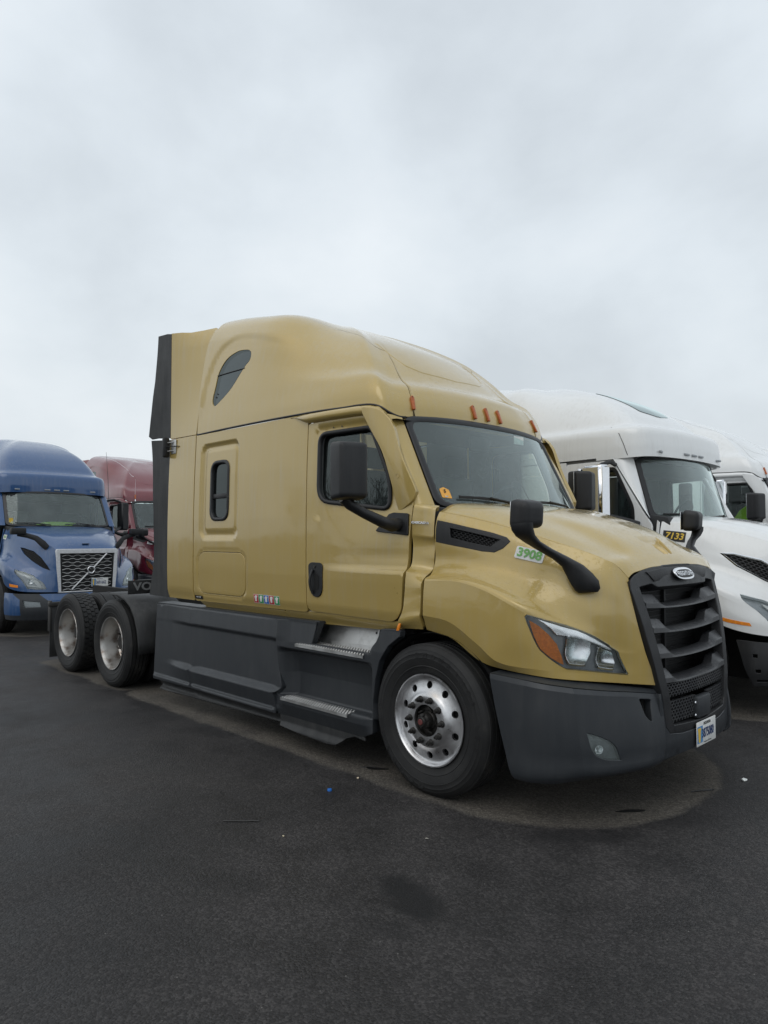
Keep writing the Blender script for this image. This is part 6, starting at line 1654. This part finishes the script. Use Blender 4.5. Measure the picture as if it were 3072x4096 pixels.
# ================================================================= the lot
WHITEP = paint('white_paint', (.78, .79, .785), .0, .40, wave=.003, dirt=(.40, .38, .33), dirt_amt=.28, drop=.12)
BLUEPT = paint('blue_paint', (.013, .068, .195), .10, .34, wave=.002, dirt=(.20, .22, .25), dirt_amt=.35)
REDPT = paint('faded_red_paint', (.15, .008, .016), .05, .36, wave=.002, dirt=(.22, .09, .09), dirt_amt=.2)
gold_truck = cascadia(GOLD, 'gold semi truck with grey side skirts and number 3908 on its hood, nearest of all')
blue_truck = vtractor(BLUEPT, 'blue semi truck with diagonal bar across its chrome-edged grille, behind the gold truck', (-11.05, .45, 0))
white_truck = vtractor(WHITEP, 'white semi truck with number 7133 sticker and chrome door mirror, next to the gold truck', (.10, 3.6, 0), blue=False); white_truck.rotation_euler[2] = radians(-2.5)
white2 = cascadia(WHITEP, 'white semi truck with black door mirror, partly hidden by the white 7133 truck', None, gold=False, loc=(.0, 8.0, 0), detail=False)
vest = mk('cloth', [(-1.10,-.60,1.95),(-1.02,-.42,2.16),(-.98,-.25,2.24),(-.95,-.05,2.20),(-.92,.05,1.95),(-.90,-.15,1.70),(-.92,-.45,1.66)], [[0,1,6],[1,2,5,6],[2,3,4,5]], VEST, None); vest.name = 'lime_vest'
vest.location = (0, 8.0, 0); tag(vest, 'lime vest hung on the seat of the white truck behind number 7133', 'vest')
for o in list(white2.children):
    pass
white3 = copy_tree(white2); white3.location = (-.3, 12.4, 0)
white3['label'] = 'white semi truck at the far right, only a strip of roof showing'
red_truck = copy_tree(white2); red_truck.location = (-13.3, 4.0, 0); red_truck['label'] = 'dark red semi truck with pinkish faded roof, between blue and gold trucks'
repaint(red_truck, WHITEP, REDPT)
q_ = HSr(2.7, 1.95); n_ = fnorm(HSr, 2.7, 1.95, 1e-3, True); X_ = np.array((.93, .35, -.1)); X_ /= np.linalg.norm(X_); Y_ = np.cross(n_, X_); Y_ /= np.linalg.norm(Y_)
prism('number_sticker', rc([(-.09,-.04),(.09,-.04),(.09,.04),(-.09,.04)], .01, 2), lambda a, b, s: q_+X_*a+Y_*b+n_*(.012 if s else 0), WHITE, red_truck)
text('number', '1808', .075, STEEL, red_truck, q_+n_*.013, X_, Y_, .001, .001)
ant = tube('antenna', [(-12.14, 1.80, 2.50), (-12.16, 1.79, 3.0), (-12.23, 1.77, 3.62)], [.006, .005, .003], STEEL, None, 5); tag(ant, 'thin whip antenna standing on the mirror bracket of the blue truck', 'antenna')
# across the aisle, behind the photographer: what the paint and glass reflect
for i, x in enumerate((-24, -19.8, -15.6, -11.2, -2.5)):
    t_ = copy_tree(white2); t_.location = (x, -27-.6*(i % 2), 0); t_.rotation_euler = (0, 0, radians(90)); t_['label'] = 'white semi truck parked across the aisle behind the camera'; t_['group'] = 'trucks across the aisle'
rr = random.Random(3)
for k in range(12):
    bare_tree('bare_tree', -58+k*6.2+rr.uniform(-2, 2), -46+rr.uniform(-5, 5), rr.uniform(8, 13), 100+k, 'leafless grey tree beyond the lot behind the camera', 'bare trees beyond the lot')
# litter on the ground
cap = lathe('bottle_cap', [(0, .013), (.013, .013), (.0155, .011), (.016, 0)], BLUS, None, 20, 'z'); cap.location = (-.538, -1.61, 0); tag(cap, 'bright blue plastic bottle cap lying on the dark asphalt', 'bottle cap')
crumpled('pebble', -.581, -1.311, .010, simple('pale_stone', (.55, .46, .34), .8), 'cream coloured pebble at the edge of the dry asphalt', 'pebble', 1, .6)
crumpled('pebble', -.156, -2.277, .007, simple('tan_stone', (.50, .43, .30), .8), 'small tan pebble on the wet asphalt left of the front wheel', 'pebble', 2, .5)
crumpled('paper_scrap', 1.369, .596, .020, PAPER, 'crumpled white paper scrap on the asphalt at the right edge', 'paper scrap', 3, .5)
crumpled('paper_scrap', .444, -1.712, .010, simple('dirty_paper', (.25, .24, .21), .8), 'dirty grey paper shred below the front wheel of the gold truck', 'paper scrap', 4, .3)
scrap('tar_blob', -.66, -1.09, [(-.10,-.045),(-.06,-.02),(-.02,-.03),(.03,.0),(.08,.05),(.095,.075),(.06,.065),(.01,.04),(-.03,.018),(-.075,-.01)], BLKP, 'black tar scrap on the dry asphalt behind the front wheel', 'tar scrap')
scrap('tar_blob', 1.075, -.498, [(-.07,-.085),(-.03,-.06),(.0,-.02),(.045,.03),(.06,.075),(.02,.05),(-.02,.015),(-.05,-.04)], BLKP, 'black rubber shred on dry asphalt in front of the gold bumper', 'rubber shred')
lp = tube('wire_loop', [(1.20, .10, .006), (1.235, .16, .008), (1.28, .22, .006), (1.29, .26, .006), (1.25, .20, .007), (1.215, .14, .006)], .004, BLKP, None, 5, True); tag(lp, 'bent black wire loop lying near the front of the gold truck', 'wire')
ck = tube('crack', [(-.585, -2.41, .005), (-.53, -2.355, .006), (-.49, -2.315, .005), (-.46, -2.28, .006), (-.43, -2.255, .005)], .0045, BLKP, None, 5); tag(ck, 'thin black crack in the asphalt left of the front wheel', 'crack')  # thin raised black strip standing in for a crack in the asphalt
scn.render.engine = 'CYCLES'
